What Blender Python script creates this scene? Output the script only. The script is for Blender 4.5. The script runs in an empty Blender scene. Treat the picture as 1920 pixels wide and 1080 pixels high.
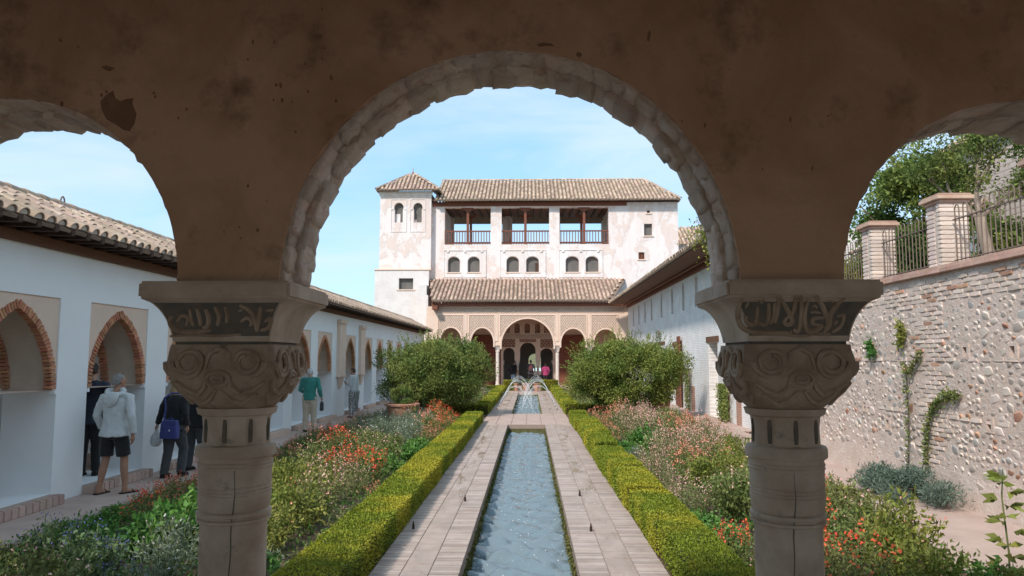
import bpy, bmesh, math, random
import numpy as np
from mathutils import Vector, Matrix, noise as mnoise
from mathutils.geometry import tessellate_polygon

random.seed(7); rng = np.random.default_rng(7)
sc = bpy.context.scene
COL = sc.collection
R = math.radians
pi = math.pi

# ------------------------------------------------------------------ camera, sky, sun, exposure
F_PX = 1420.0                      # focal length in pixels of the 1920-wide photograph
PITCH = math.atan(132 / F_PX); YAW = math.atan(33 / F_PX * math.cos(PITCH))
EYE = Vector((0, 0, 2.0))
cam_d = bpy.data.cameras.new('camera'); cam = bpy.data.objects.new('camera', cam_d); COL.objects.link(cam)
cam_d.sensor_width = 36; cam_d.lens = F_PX / 1920 * 36; cam_d.clip_start = .05; cam_d.clip_end = 5000
cam.location = EYE; cam.rotation_euler = (pi / 2 + PITCH, 0, YAW)
sc.camera = cam

SUN_AZ, SUN_EL = R(32), R(42)      # behind the camera, to its left
sun_vec = Vector((-math.sin(SUN_AZ) * math.cos(SUN_EL), -math.cos(SUN_AZ) * math.cos(SUN_EL), math.sin(SUN_EL)))
sd = bpy.data.lights.new('sun', 'SUN'); sd.energy = 1.62; sd.angle = R(5); sd.color = (1, .93, .86)
so = bpy.data.objects.new('sun', sd); COL.objects.link(so); so.rotation_euler = sun_vec.to_track_quat('Z', 'Y').to_euler(); so.location = (-20, -20, 40)

w = bpy.data.worlds.new('World'); sc.world = w; w.use_nodes = True
nt = w.node_tree; nt.nodes.clear()
wo = nt.nodes.new('ShaderNodeOutputWorld'); bg = nt.nodes.new('ShaderNodeBackground')
sky = nt.nodes.new('ShaderNodeTexSky'); sky.sky_type = 'NISHITA'; sky.sun_disc = False
sky.sun_elevation = SUN_EL; sky.sun_rotation = math.atan2(sun_vec.x, sun_vec.y); sky.air_density = 1.0; sky.dust_density = .0; sky.ozone_density = 2.0
tc = nt.nodes.new('ShaderNodeTexCoord'); mp = nt.nodes.new('ShaderNodeMapping'); mp.inputs['Scale'].default_value = (1.2, 1.2, 5.0); mp.inputs['Rotation'].default_value = (0, R(10), 0)
nz = nt.nodes.new('ShaderNodeTexNoise'); nz.inputs['Scale'].default_value = 2.3; nz.inputs['Detail'].default_value = 9; nz.inputs['Roughness'].default_value = .55; nz.inputs['Distortion'].default_value = .5
cr = nt.nodes.new('ShaderNodeValToRGB'); cr.color_ramp.elements[0].position = .36; cr.color_ramp.elements[1].position = .72
cr.color_ramp.elements[0].color = (.0, .0, .0, 1); cr.color_ramp.elements[1].color = (.85, .85, .85, 1)
mx = nt.nodes.new('ShaderNodeMix'); mx.data_type = 'RGBA'; mx.inputs[7].default_value = (2.3, 2.62, 2.85, 1)   # thin bright cloud, in the sky's own units
gn = nt.nodes.new('ShaderNodeGamma'); gn.inputs[1].default_value = 1.0
L = nt.links
L.new(tc.outputs['Generated'], mp.inputs[0]); L.new(mp.outputs[0], nz.inputs['Vector']); L.new(nz.outputs['Fac'], cr.inputs[0])
L.new(cr.outputs[0], mx.inputs[0]); tn = nt.nodes.new('ShaderNodeMix'); tn.data_type = 'RGBA'; tn.blend_type = 'MULTIPLY'; tn.inputs[0].default_value = 1; tn.inputs[7].default_value = (.50, .69, .80, 1)
L.new(sky.outputs[0], tn.inputs[6]); hz = nt.nodes.new('ShaderNodeMix'); hz.data_type = 'RGBA'; hz.inputs[0].default_value = .72; hz.inputs[7].default_value = (1.25, 2.0, 2.6, 1)   # even veil of high thin haze over the whole sky
L.new(tn.outputs[2], hz.inputs[6]); L.new(hz.outputs[2], mx.inputs[6]); L.new(mx.outputs[2], bg.inputs[0]); L.new(bg.outputs[0], wo.inputs[0])
bg.inputs[1].default_value = .15
vs = sc.view_settings; vs.view_transform = 'Standard'; vs.look = 'None'; vs.exposure = 1.3; vs.gamma = 1; vs.use_curve_mapping = False
sc.cycles.max_bounces = 8; sc.cycles.diffuse_bounces = 5; sc.cycles.transparent_max_bounces = 8
sc.cycles.use_denoising = True

# pixel of the 1920x1080 photograph -> point on a plane of the scene
_fw = Vector((-math.sin(YAW) * math.cos(PITCH), math.cos(YAW) * math.cos(PITCH), math.sin(PITCH)))
_rt = Vector((math.cos(YAW), math.sin(YAW), 0)); _up = _rt.cross(_fw)
def ray(px, py): return _fw * F_PX + _rt * (px - 960) - _up * (py - 540)
def atY(px, py, Y): d = ray(px, py); p = EYE + d * ((Y - EYE.y) / d.y); return p
def atX(px, py, X): d = ray(px, py); return EYE + d * ((X - EYE.x) / d.x)
def atZ(px, py, Z): d = ray(px, py); return EYE + d * ((Z - EYE.z) / d.z)
def ux(px, Y, py=600): return atY(px, py, Y).x
def uz(py, Y, px=990): return atY(px, py, Y).z
def proj(p):
    d = Vector(p) - EYE; k = d.dot(_fw)
    return (960 + F_PX * d.dot(_rt) / k, 540 - F_PX * d.dot(_up) / k) if k > .01 else (-9999, -9999)

# ------------------------------------------------------------------ object helpers
WORLD = {}
def org(o): return WORLD.get(o.name, Vector((0, 0, 0))) if o else Vector((0, 0, 0))
def tag(o, label=None, cat=None, group=None, kind=None):
    if label: o['label'] = label
    if cat: o['category'] = cat
    if group: o['group'] = group
    if kind: o['kind'] = kind
    return o
def thing(name, label, cat, loc=(0, 0, 0), rotz=0, group=None):
    o = bpy.data.objects.new(name, None); COL.objects.link(o); o.location = loc; o.rotation_euler = (0, 0, rotz); o.empty_display_size = .2
    WORLD[o.name] = Vector(loc)
    return tag(o, label, cat, group)
def link(name, me, mat=None, parent=None, loc=(0, 0, 0), rot=(0, 0, 0), scale=(1, 1, 1)):
    "an object of its own for a (shared) mesh; loc in the parent's frame"
    o = bpy.data.objects.new(name, me); COL.objects.link(o); o.location = loc; o.rotation_euler = rot; o.scale = scale
    if parent: o.parent = parent
    WORLD[o.name] = org(parent) + Vector(loc)
    return o
def copy_tree(o, parent=None):
    c = o.copy(); COL.objects.link(c); c.parent = parent
    for ch in list(o.children): copy_tree(ch, c)
    return c
def setmat(me, mat):
    for m in (mat if isinstance(mat, (list, tuple)) else [mat]): me.materials.append(MAT[m] if isinstance(m, str) else m)

class MB:
    def __init__(s): s.v = []; s.f = []; s.m = []; s.cur = 0
    def add(s, vs, fs):
        b = len(s.v); s.v += [tuple(v) for v in vs]; s.f += [tuple(i + b for i in f) for f in fs]; s.m += [s.cur] * len(fs); return s
    def box(s, x0, x1, y0, y1, z0, z1):
        return s.add([(x0, y0, z0), (x1, y0, z0), (x1, y1, z0), (x0, y1, z0), (x0, y0, z1), (x1, y0, z1), (x1, y1, z1), (x0, y1, z1)],
                     [(0, 3, 2, 1), (4, 5, 6, 7), (0, 1, 5, 4), (1, 2, 6, 5), (2, 3, 7, 6), (3, 0, 4, 7)])
    def bbox(s, x0, x1, y0, y1, z0, z1, b=.01):
        "box with chamfered edges"
        bm = bmesh.new(); bmesh.ops.create_cube(bm, size=1)
        bmesh.ops.scale(bm, vec=(x1 - x0, y1 - y0, z1 - z0), verts=bm.verts); bmesh.ops.translate(bm, vec=((x0 + x1) / 2, (y0 + y1) / 2, (z0 + z1) / 2), verts=bm.verts)
        bmesh.ops.bevel(bm, geom=bm.edges[:], offset=b, segments=2, affect='EDGES'); return s.bm(bm)
    def bm(s, bm):
        bm.verts.index_update(); s.add([v.co[:] for v in bm.verts], [[v.index for v in f.verts] for f in bm.faces]); bm.free(); return s
    def obox(s, c, ax, ay, az):
        c, ax, ay, az = map(Vector, (c, ax, ay, az)); vs = []
        for k in (-1, 1):
            for (i, j) in ((-1, -1), (1, -1), (1, 1), (-1, 1)): vs.append(c + ax * i + ay * j + az * k)
        return s.add(vs, [(0, 3, 2, 1), (4, 5, 6, 7), (0, 1, 5, 4), (1, 2, 6, 5), (2, 3, 7, 6), (3, 0, 4, 7)])
    def rings(s, rs, cap=True, close=False):
        n = len(rs[0]); b = [v for r in rs for v in r]; f = []
        m = len(rs)
        for i in range(m if close else m - 1):
            for j in range(n):
                a = i * n + j; c = i * n + (j + 1) % n; i2 = ((i + 1) % m) * n
                f.append((a, c, i2 + (j + 1) % n, i2 + j))
        if cap and not close: f += [tuple(reversed(range(n))), tuple(range((m - 1) * n, m * n))]
        return s.add(b, f)
    def tube(s, pts, rad, n=8, cap=True, close=False):
        pts = [Vector(p) for p in pts]; m = len(pts)
        if not hasattr(rad, '__len__'): rad = [rad] * m
        rs = []; prev = None
        for i, p in enumerate(pts):
            if close: t = pts[(i + 1) % m] - pts[i - 1]
            else: t = pts[min(i + 1, m - 1)] - pts[max(i - 1, 0)]
            if t.length < 1e-9: t = Vector((0, 0, 1))
            t.normalize()
            if prev is None:
                a = Vector((0, 0, 1)) if abs(t.z) < .9 else Vector((1, 0, 0)); u = t.cross(a).normalized()
            else: u = (prev - t * prev.dot(t)).normalized()
            prev = u; v = t.cross(u)
            rs.append([p + (u * math.cos(k * 2 * pi / n) + v * math.sin(k * 2 * pi / n)) * rad[i] for k in range(n)])
        return s.rings(rs, cap, close)
    def lathe(s, prof, c=(0, 0, 0), n=24, cap=True):
        c = Vector(c); return s.rings([[c + Vector((r * math.cos(k * 2 * pi / n), r * math.sin(k * 2 * pi / n), z)) for k in range(n)] for r, z in prof], cap)
    def prism(s, outer, holes, axis, t0, t1, jag=None):
        "a slab: outline and holes in (u,z), u = X when axis is 'Y' (thickness along Y), u = Y when axis is 'X'"
        loops = [outer] + list(holes)
        conv = (lambda u, z, t: (u, t, z)) if axis == 'Y' else (lambda u, z, t: (t, u, z))
        flat = [p for l in loops for p in l]
        tris = tessellate_polygon([[Vector((p[0], p[1], 0)) for p in l] for l in loops])
        n = len(flat); vs = [conv(p[0], p[1], t0) for p in flat] + [conv(p[0], p[1], t1) for p in flat]; fs = []
        for t in tris: fs.append(tuple(t)); fs.append(tuple(i + n for i in reversed(t)))
        b = 0
        for l in loops:
            k = len(l)
            for i in range(k): a, c = b + i, b + (i + 1) % k; fs.append((a, c, c + n, a + n))
            b += k
        return s.add(vs, fs)
    def mesh(s, name, mat, smooth=False, off=(0, 0, 0), fix=True):
        me = bpy.data.meshes.new(name); o = Vector(off)
        me.from_pydata([(v[0] - o.x, v[1] - o.y, v[2] - o.z) for v in s.v], [], s.f); setmat(me, mat)
        if any(s.m): me.polygons.foreach_set('material_index', s.m)
        if fix and len(s.f) < 60000:
            bm = bmesh.new(); bm.from_mesh(me); bmesh.ops.recalc_face_normals(bm, faces=bm.faces[:]); bm.to_mesh(me); bm.free()
        if smooth:
            me.polygons.foreach_set('use_smooth', [True] * len(me.polygons))
            if smooth != 'all': me.set_sharp_from_angle(angle=R(40 if smooth is True else smooth))
        me.update(); return me
    def build(s, name, mat, parent=None, smooth=False, fix=True):
        return link(name, s.mesh(name, mat, smooth, org(parent), fix), None, parent)

def struct(o): o['kind'] = 'structure'; return o
def arch(u0, u1, zb, zs, za, n=20, pointed=False):
    "outline of an opening from foot to foot, bottom zb, springing zs, apex za"
    c = (u0 + u1) / 2; a = (u1 - u0) / 2; h = za - zs; pts = [(u0, zb)] if zb < zs - 1e-6 else []
    if pointed:
        rr = (a * a + h * h) / (2 * a); t1 = math.atan2(h, rr - a) if rr > a else pi / 2
        left = [(u0 + rr - rr * math.cos(t1 * i / n * 1.0), zs + rr * math.sin(t1 * i / n)) for i in range(n + 1)]
        pts += left + [(2 * c - u, z) for u, z in reversed(left[:-1])]
    else:
        pts += [(c - a * math.cos(pi * i / n), zs + h * math.sin(pi * i / n)) for i in range(n + 1)]
    if zb < zs - 1e-6: pts.append((u1, zb))
    return pts
def rect(u0, u1, z0, z1): return [(u0, z0), (u0, z1), (u1, z1), (u1, z0)]
def leaf_mesh(name, P, D, L_, W_, mat, fold=.25):
    "many small leaves in one mesh: a folded diamond each"
    P = np.asarray(P, float); D = np.asarray(D, float); n = len(P)
    D = D / (np.linalg.norm(D, axis=1, keepdims=True) + 1e-9)
    Rn = rng.normal(size=(n, 3)); S = np.cross(D, Rn); S /= (np.linalg.norm(S, axis=1, keepdims=True) + 1e-9); N = np.cross(S, D)
    L_ = (np.ones(n) * L_)[:, None]; W_ = (np.ones(n) * W_)[:, None]
    V = np.empty((n, 4, 3)); V[:, 0] = P; V[:, 2] = P + D * L_ - N * L_ * .12
    V[:, 1] = P + D * L_ * .48 + S * W_ * .5 + N * W_ * fold; V[:, 3] = P + D * L_ * .48 - S * W_ * .5 + N * W_ * fold
    me = bpy.data.meshes.new(name); me.vertices.add(n * 4); me.vertices.foreach_set('co', V.reshape(-1).astype(np.float32))
    me.loops.add(n * 4); me.loops.foreach_set('vertex_index', np.arange(n * 4, dtype=np.int32))
    me.polygons.add(n); me.polygons.foreach_set('loop_start', np.arange(0, n * 4, 4, dtype=np.int32))
    me.update(calc_edges=True); me.validate(); setmat(me, mat); return me
def unit(n):
    v = rng.normal(size=(n, 3)); return v / np.linalg.norm(v, axis=1, keepdims=True)

# ------------------------------------------------------------------ materials
MAT = {}
def base_nodes(name):
    m = bpy.data.materials.new(name); m.use_nodes = True; MAT[name] = m; t = m.node_tree
    return m, t, t.nodes['Principled BSDF'], t.nodes, t.links
def N(nodes, typ, **kw):
    n = nodes.new(typ)
    for k, v in kw.items():
        if k in ('operation', 'data_type', 'blend_type', 'feature', 'noise_dimensions', 'musgrave_type', 'wave_type', 'bands_direction', 'wave_profile'): setattr(n, k, v)
        else: n.inputs[k.replace('_', ' ')].default_value = v
    return n
def mixc(nodes, links, fac, a, b, blend='MIX'):
    n = nodes.new('ShaderNodeMix'); n.data_type = 'RGBA'; n.blend_type = blend
    for i, x in ((0, fac), (6, a), (7, b)):
        if hasattr(x, 'links') or hasattr(x, 'is_linked'): links.new(x, n.inputs[i])
        else: n.inputs[i].default_value = x if i == 0 else (*x, 1)[:4]
    return n.outputs[2]
def ramp(nodes, links, src, p0, p1, c0=(0, 0, 0), c1=(1, 1, 1)):
    n = nodes.new('ShaderNodeValToRGB'); e = n.color_ramp.elements; e[0].position = p0; e[1].position = p1; e[0].color = (*c0, 1); e[1].color = (*c1, 1)
    links.new(src, n.inputs[0]); return n.outputs[0]
def noise_(nodes, links, pos, scale, detail=5, rough=.6, dist=0, stretch=None):
    n = nodes.new('ShaderNodeTexNoise'); n.inputs['Scale'].default_value = scale; n.inputs['Detail'].default_value = detail; n.inputs['Roughness'].default_value = rough; n.inputs['Distortion'].default_value = dist
    if stretch:
        m = nodes.new('ShaderNodeMapping'); m.inputs['Scale'].default_value = stretch; links.new(pos, m.inputs[0]); links.new(m.outputs[0], n.inputs['Vector'])
    else: links.new(pos, n.inputs['Vector'])
    return n.outputs['Fac']
def mat(name, c, c2=None, scale=3.0, p=(.35, .65), c3=None, scale3=14, p3=(.55, .7), rough=.85, bump=.0, bscale=40, bdist=.01, stretch=None, rnd=0, island=0, spec=.3, metal=0, dist=0, sheen=0, pos='world'):
    m, t, b, nd, lk = base_nodes(name)
    P = nd.new('ShaderNodeNewGeometry').outputs['Position'] if pos == 'world' else nd.new('ShaderNodeTexCoord').outputs['Object']
    col = None
    if c2: col = mixc(nd, lk, ramp(nd, lk, noise_(nd, lk, P, scale, dist=dist, stretch=stretch), *p), c, c2)
    if c3: col = mixc(nd, lk, ramp(nd, lk, noise_(nd, lk, P, scale3, 7, .7), *p3), col if col is not None else c, c3)
    for amt, src in ((rnd, 'obj'), (island, 'isl')):
        if amt:
            s = nd.new('ShaderNodeObjectInfo').outputs['Random'] if src == 'obj' else nd.new('ShaderNodeNewGeometry').outputs['Random Per Island']
            mr = nd.new('ShaderNodeMapRange'); mr.inputs[3].default_value = 1 - amt; mr.inputs[4].default_value = 1 + amt; lk.new(s, mr.inputs[0])
            h = nd.new('ShaderNodeHueSaturation'); lk.new(mr.outputs[0], h.inputs['Value'])
            mh = nd.new('ShaderNodeMath'); mh.operation = 'MULTIPLY_ADD'; mh.inputs[1].default_value = 7.31; mh.inputs[2].default_value = .13; lk.new(s, mh.inputs[0])
            fr = nd.new('ShaderNodeMath'); fr.operation = 'FRACT'; lk.new(mh.outputs[0], fr.inputs[0])
            m2 = nd.new('ShaderNodeMapRange'); m2.inputs[3].default_value = .5 - amt * .05; m2.inputs[4].default_value = .5 + amt * .05; lk.new(fr.outputs[0], m2.inputs[0]); lk.new(m2.outputs[0], h.inputs['Hue'])
            if col is not None: lk.new(col, h.inputs['Color'])
            else: h.inputs['Color'].default_value = (*c, 1)
            col = h.outputs[0]
    if col is not None: lk.new(col, b.inputs['Base Color'])
    else: b.inputs['Base Color'].default_value = (*c, 1)
    b.inputs['Roughness'].default_value = rough; b.inputs['Specular IOR Level'].default_value = spec; b.inputs['Metallic'].default_value = metal
    if sheen: b.inputs['Sheen Weight'].default_value = sheen
    if bump:
        bn = nd.new('ShaderNodeBump'); bn.inputs['Strength'].default_value = bump; bn.inputs['Distance'].default_value = bdist
        lk.new(noise_(nd, lk, P, bscale, 8, .65, stretch=stretch), bn.inputs['Height']); lk.new(bn.outputs[0], b.inputs['Normal'])
    return m
def leafmat(name, c, c2, isl=.35, trans=.3, scale=1.5, p=(.4, .6), rough=.55):
    m, t, b, nd, lk = base_nodes(name)
    g = nd.new('ShaderNodeNewGeometry'); col = mixc(nd, lk, ramp(nd, lk, noise_(nd, lk, g.outputs['Position'], scale, 3), *p), c, c2)
    mr = nd.new('ShaderNodeMapRange'); mr.inputs[3].default_value = 1 - isl; mr.inputs[4].default_value = 1 + isl * 1.3; lk.new(g.outputs['Random Per Island'], mr.inputs[0])
    h = nd.new('ShaderNodeHueSaturation'); lk.new(col, h.inputs['Color']); lk.new(mr.outputs[0], h.inputs['Value'])
    lk.new(h.outputs[0], b.inputs['Base Color']); b.inputs['Roughness'].default_value = rough; b.inputs['Specular IOR Level'].default_value = .25
    tr = nd.new('ShaderNodeBsdfTranslucent'); lk.new(h.outputs[0], tr.inputs[0]); ms = nd.new('ShaderNodeMixShader'); ms.inputs[0].default_value = trans
    lk.new(b.outputs[0], ms.inputs[1]); lk.new(tr.outputs[0], ms.inputs[2]); lk.new(ms.outputs[0], nd['Material Output'].inputs[0]); return m

mat('arcade_plaster', (.60, .365, .235), (.44, .25, .145), 1.3, (.40, .60), c3=(.22, .13, .075), scale3=3.2, p3=(.54, .72), rough=.9, bump=.55, bscale=22, bdist=.012, dist=.6)
mat('voussoir', (.74, .55, .42), (.82, .69, .58), 9, (.35, .65), c3=(.58, .37, .27), scale3=6, p3=(.6, .72), rough=.92, bump=1.0, bscale=45, bdist=.02, rnd=.16)
mat('gallery_floor', (.52, .40, .33), (.46, .34, .27), 3, rough=.8)
mat('gallery_wall', (.76, .69, .62), (.70, .62, .55), 2, rough=.9)
mat('stone', (.68, .55, .43), (.48, .355, .255), 6, (.35, .68), c3=(.20, .15, .12), scale3=9, p3=(.60, .78), rough=.72, bump=.35, bscale=60, bdist=.006)
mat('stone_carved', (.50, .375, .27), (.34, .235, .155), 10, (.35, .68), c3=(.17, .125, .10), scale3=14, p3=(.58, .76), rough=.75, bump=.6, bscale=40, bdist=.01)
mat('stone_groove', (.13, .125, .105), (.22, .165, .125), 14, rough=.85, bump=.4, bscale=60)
mat('white_wall', (.87, .87, .865), (.83, .825, .815), 1.2, (.4, .7), c3=(.76, .735, .71), scale3=4, p3=(.66, .82), rough=.9, bump=.25, bscale=18, bdist=.008)
mat('peach', (.76, .57, .45), (.71, .53, .42), 3, rough=.9, bump=.2, bscale=40)
mat('jamb_plaster', (.62, .52, .42), (.54, .43, .34), 3, c3=(.42, .32, .24), scale3=8, p3=(.62, .8), rough=.9, bump=.2)
mat('arch_brick', (.46, .20, .10), (.56, .29, .16), 12, rough=.9, bump=.4, bscale=80, rnd=.22, island=.2)
mat('step_brick', (.58, .42, .34), (.50, .35, .275), 8, rough=.9, bump=.3, rnd=.2, island=.15)
mat('roof_tile', (.50, .355, .265), (.40, .275, .20), 4, (.35, .65), c3=(.60, .50, .41), scale3=11, p3=(.52, .7), rough=.92, bump=.35, bscale=50, rnd=.22, island=.30)
mat('tile_bed', (.20, .14, .10), (.27, .19, .14), 5, rough=.95)
mat('tile_mortar', (.68, .60, .53), (.58, .49, .42), 10, rough=.95)
mat('wood_dark', (.055, .032, .022), (.09, .05, .034), 6, rough=.8, stretch=(8, .8, 8))
mat('wood_red', (.23, .085, .05), (.16, .055, .032), 6, rough=.7, stretch=(1, 8, 8))
mat('wood_soffit', (.19, .095, .058), (.13, .063, .038), 5, rough=.8, stretch=(.6, 9, 9))
mat('pavement', (.52, .39, .325), (.44, .32, .265), 2.2, (.35, .65), c3=(.34, .25, .2), scale3=7, p3=(.62, .8), rough=.85, bump=.2, bscale=30)
mat('kerb', (.40, .33, .27), (.32, .25, .20), 6, rough=.9, bump=.4)
mat('soil', (.10, .068, .045), (.15, .10, .07), 6, rough=1, bump=.8, bscale=25, bdist=.03)
mat('terrain', (.12, .14, .06), (.2, .17, .1), .05, rough=1)
mat('terracotta', (.40, .185, .115), (.46, .26, .18), 7, rough=.85, bump=.2)
mat('iron', (.045, .035, .03), (.09, .05, .035), 20, rough=.6, metal=.6)
mat('fence_iron', (.17, .13, .11), (.22, .16, .12), 20, rough=.65, metal=.3)
mat('dim_pane', (.17, .155, .14), (.13, .12, .11), 2, rough=.9)  # dull tone standing in for the dim rooms behind the windows
mat('dark_room', (.22, .19, .165), rough=.95)
mat('trunk', (.12, .08, .055), (.19, .14, .10), 9, rough=.95, bump=.9, bscale=22, bdist=.02, stretch=(3, 3, .7))
mat('trunk_pale', (.34, .27, .21), (.24, .18, .135), 9, rough=.95, bump=.5, bscale=22, bdist=.015, stretch=(3, 3, .7))
mat('stone_mortar', (.62, .49, .415), (.55, .425, .35), 2.5, (.35, .65), c3=(.68, .57, .50), scale3=6, p3=(.5, .72), rough=.95, bump=.9, bscale=22, bdist=.025)
mat('cobble', (.55, .45, .385), (.64, .55, .48), 5, (.35, .65), c3=(.46, .37, .31), scale3=20, p3=(.6, .75), rough=.85, bump=.5, bscale=45, bdist=.012, rnd=.24, island=.22)
mat('cobble_grey', (.42, .39, .365), (.50, .465, .43), 6, rough=.85, bump=.5, bscale=45, rnd=.25, island=.22)
mat('cobble_red', (.42, .22, .14), (.47, .29, .20), 6, rough=.85, bump=.5, bscale=45, rnd=.2, island=.2)
mat('wall_brick', (.62, .51, .44), (.56, .43, .355), 4, (.35, .65), c3=(.60, .52, .46), scale3=9, p3=(.5, .7), rough=.92, bump=.5, bscale=45, bdist=.012, rnd=.2, island=.2)
mat('coping_brick', (.46, .285, .215), (.52, .36, .28), 6, rough=.92, bump=.4, bscale=45, rnd=.15, island=.15)
mat('moss', (.07, .085, .03), (.16, .13, .05), 9, (.35, .65), c3=(.05, .05, .03), scale3=18, rough=.9, bump=.8, bscale=40)
mat('basin', (.05, .07, .06), (.08, .09, .07), 4, rough=.9)
mat('petal_red', (.72, .075, .035), (.80, .19, .08), 5, rough=.7, island=.25)
mat('petal_coral', (.74, .22, .12), (.66, .34, .25), 5, rough=.7, island=.25)
mat('petal_pink', (.70, .34, .29), (.74, .50, .42), 5, rough=.7, island=.25)
mat('petal_blue', (.10, .12, .38), (.17, .15, .36), 5, rough=.7, island=.25)
mat('petal_white', (.72, .70, .66), (.6, .58, .6), 5, rough=.7, island=.15)
mat('petal_violet', (.38, .28, .46), (.48, .42, .55), 5, rough=.7, island=.15)
leafmat('leaf_hedge', (.20, .25, .025), (.42, .385, .04), isl=.35, scale=1.1, p=(.42, .60), trans=.25)
leafmat('leaf_tree', (.125, .185, .045), (.25, .28, .075), isl=.5, scale=1.6)
leafmat('leaf_tree_light', (.145, .21, .045), (.27, .30, .07), isl=.45, scale=1.6)
leafmat('leaf_sage', (.15, .20, .055), (.235, .25, .09), isl=.4)
leafmat('leaf_green', (.085, .21, .045), (.15, .29, .06), isl=.4)
leafmat('leaf_grey', (.19, .235, .15), (.26, .29, .20), isl=.3)
leafmat('leaf_dry', (.24, .235, .10), (.31, .28, .14), isl=.35)
leafmat('leaf_yellow', (.20, .24, .045), (.29, .29, .07), isl=.35)
leafmat('leaf_blue', (.13, .21, .085), (.19, .26, .12), isl=.4)
leafmat('leaf_juniper', (.10, .155, .115), (.15, .20, .15), isl=.35)
leafmat('moss_leaf', (.10, .12, .03), (.17, .15, .045), isl=.4)
leafmat('leaf_terrace', (.085, .16, .04), (.17, .22, .05), isl=.45)
# ---- special materials
def peeling(name, a, b_, c_):
    m, t, b, nd, lk = base_nodes(name); P = nd.new('ShaderNodeNewGeometry').outputs['Position']
    f1 = ramp(nd, lk, noise_(nd, lk, P, .75, 9, .68, .4, (1, 1, .6)), .49, .53)
    f2 = ramp(nd, lk, noise_(nd, lk, P, 2.6, 8, .7), .56, .62)
    f3 = ramp(nd, lk, noise_(nd, lk, P, 1.2, 6, .6, 0, (2.2, 2.2, .25)), .50, .74)
    col = mixc(nd, lk, f1, a, b_); col = mixc(nd, lk, f2, col, c_)
    mm = nd.new('ShaderNodeMath'); mm.operation = 'MULTIPLY'; mm.inputs[1].default_value = .35; lk.new(f3, mm.inputs[0])
    col = mixc(nd, lk, mm.outputs[0], col, (.60, .50, .46)); lk.new(col, b.inputs['Base Color']); b.inputs['Roughness'].default_value = .95
    bn = nd.new('ShaderNodeBump'); bn.inputs['Strength'].default_value = .5; bn.inputs['Distance'].default_value = .03; lk.new(f1, bn.inputs['Height']); lk.new(bn.outputs[0], b.inputs['Normal'])
peeling('palace_wall', (.80, .71, .675), (.74, .605, .545), (.82, .76, .735))
peeling('palace_white', (.79, .735, .71), (.74, .66, .62), (.80, .76, .74))
def brickmat(name, c1, c2, mortar, axis, bw=.27, bh=.062, msize=.012, bump=.6, patch=None):
    m, t, b, nd, lk = base_nodes(name); P = nd.new('ShaderNodeNewGeometry').outputs['Position']
    sp = nd.new('ShaderNodeSeparateXYZ'); lk.new(P, sp.inputs[0]); cb = nd.new('ShaderNodeCombineXYZ')
    lk.new(sp.outputs['X' if axis == 'Y' else 'Y'], cb.inputs[0]); lk.new(sp.outputs['Z'], cb.inputs[1])
    bt = nd.new('ShaderNodeTexBrick'); bt.inputs['Scale'].default_value = 1; bt.inputs['Brick Width'].default_value = bw; bt.inputs['Row Height'].default_value = bh; bt.inputs['Mortar Size'].default_value = msize; bt.inputs['Mortar Smooth'].default_value = .4
    bt.inputs['Color1'].default_value = (*c1, 1); bt.inputs['Color2'].default_value = (*c2, 1); bt.inputs['Mortar'].default_value = (*mortar, 1); lk.new(cb.outputs[0], bt.inputs['Vector'])
    col = bt.outputs['Color']; col = mixc(nd, lk, ramp(nd, lk, noise_(nd, lk, P, 1.3, 8, .7), .42, .66), col, patch or tuple(.5 * (x + y) for x, y in zip(c1, mortar)))
    lk.new(col, b.inputs['Base Color']); b.inputs['Roughness'].default_value = .93
    bn = nd.new('ShaderNodeBump'); bn.inputs['Strength'].default_value = bump; bn.inputs['Distance'].default_value = .012; bn.invert = True; lk.new(bt.outputs['Fac'], bn.inputs['Height']); lk.new(bn.outputs[0], b.inputs['Normal'])
brickmat('white_brick', (.84, .82, .80), (.76, .73, .70), (.62, .575, .54), 'X', patch=(.86, .845, .83))
brickmat('white_brick_front', (.79, .73, .70), (.73, .655, .62), (.62, .55, .52), 'Y', patch=(.79, .74, .71), bump=.4)
brickmat('red_brick', (.29, .10, .06), (.22, .075, .045), (.13, .05, .035), 'Y', bw=.3, bh=.11, msize=.014)
brickmat('red_brick_side', (.40, .16, .10), (.34, .14, .09), (.5, .38, .3), 'X', bw=.25, bh=.075, msize=.014)
brickmat('far_brick', (.60, .50, .44), (.54, .43, .37), (.45, .36, .30), 'X', bw=.3, bh=.12, msize=.02)
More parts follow.
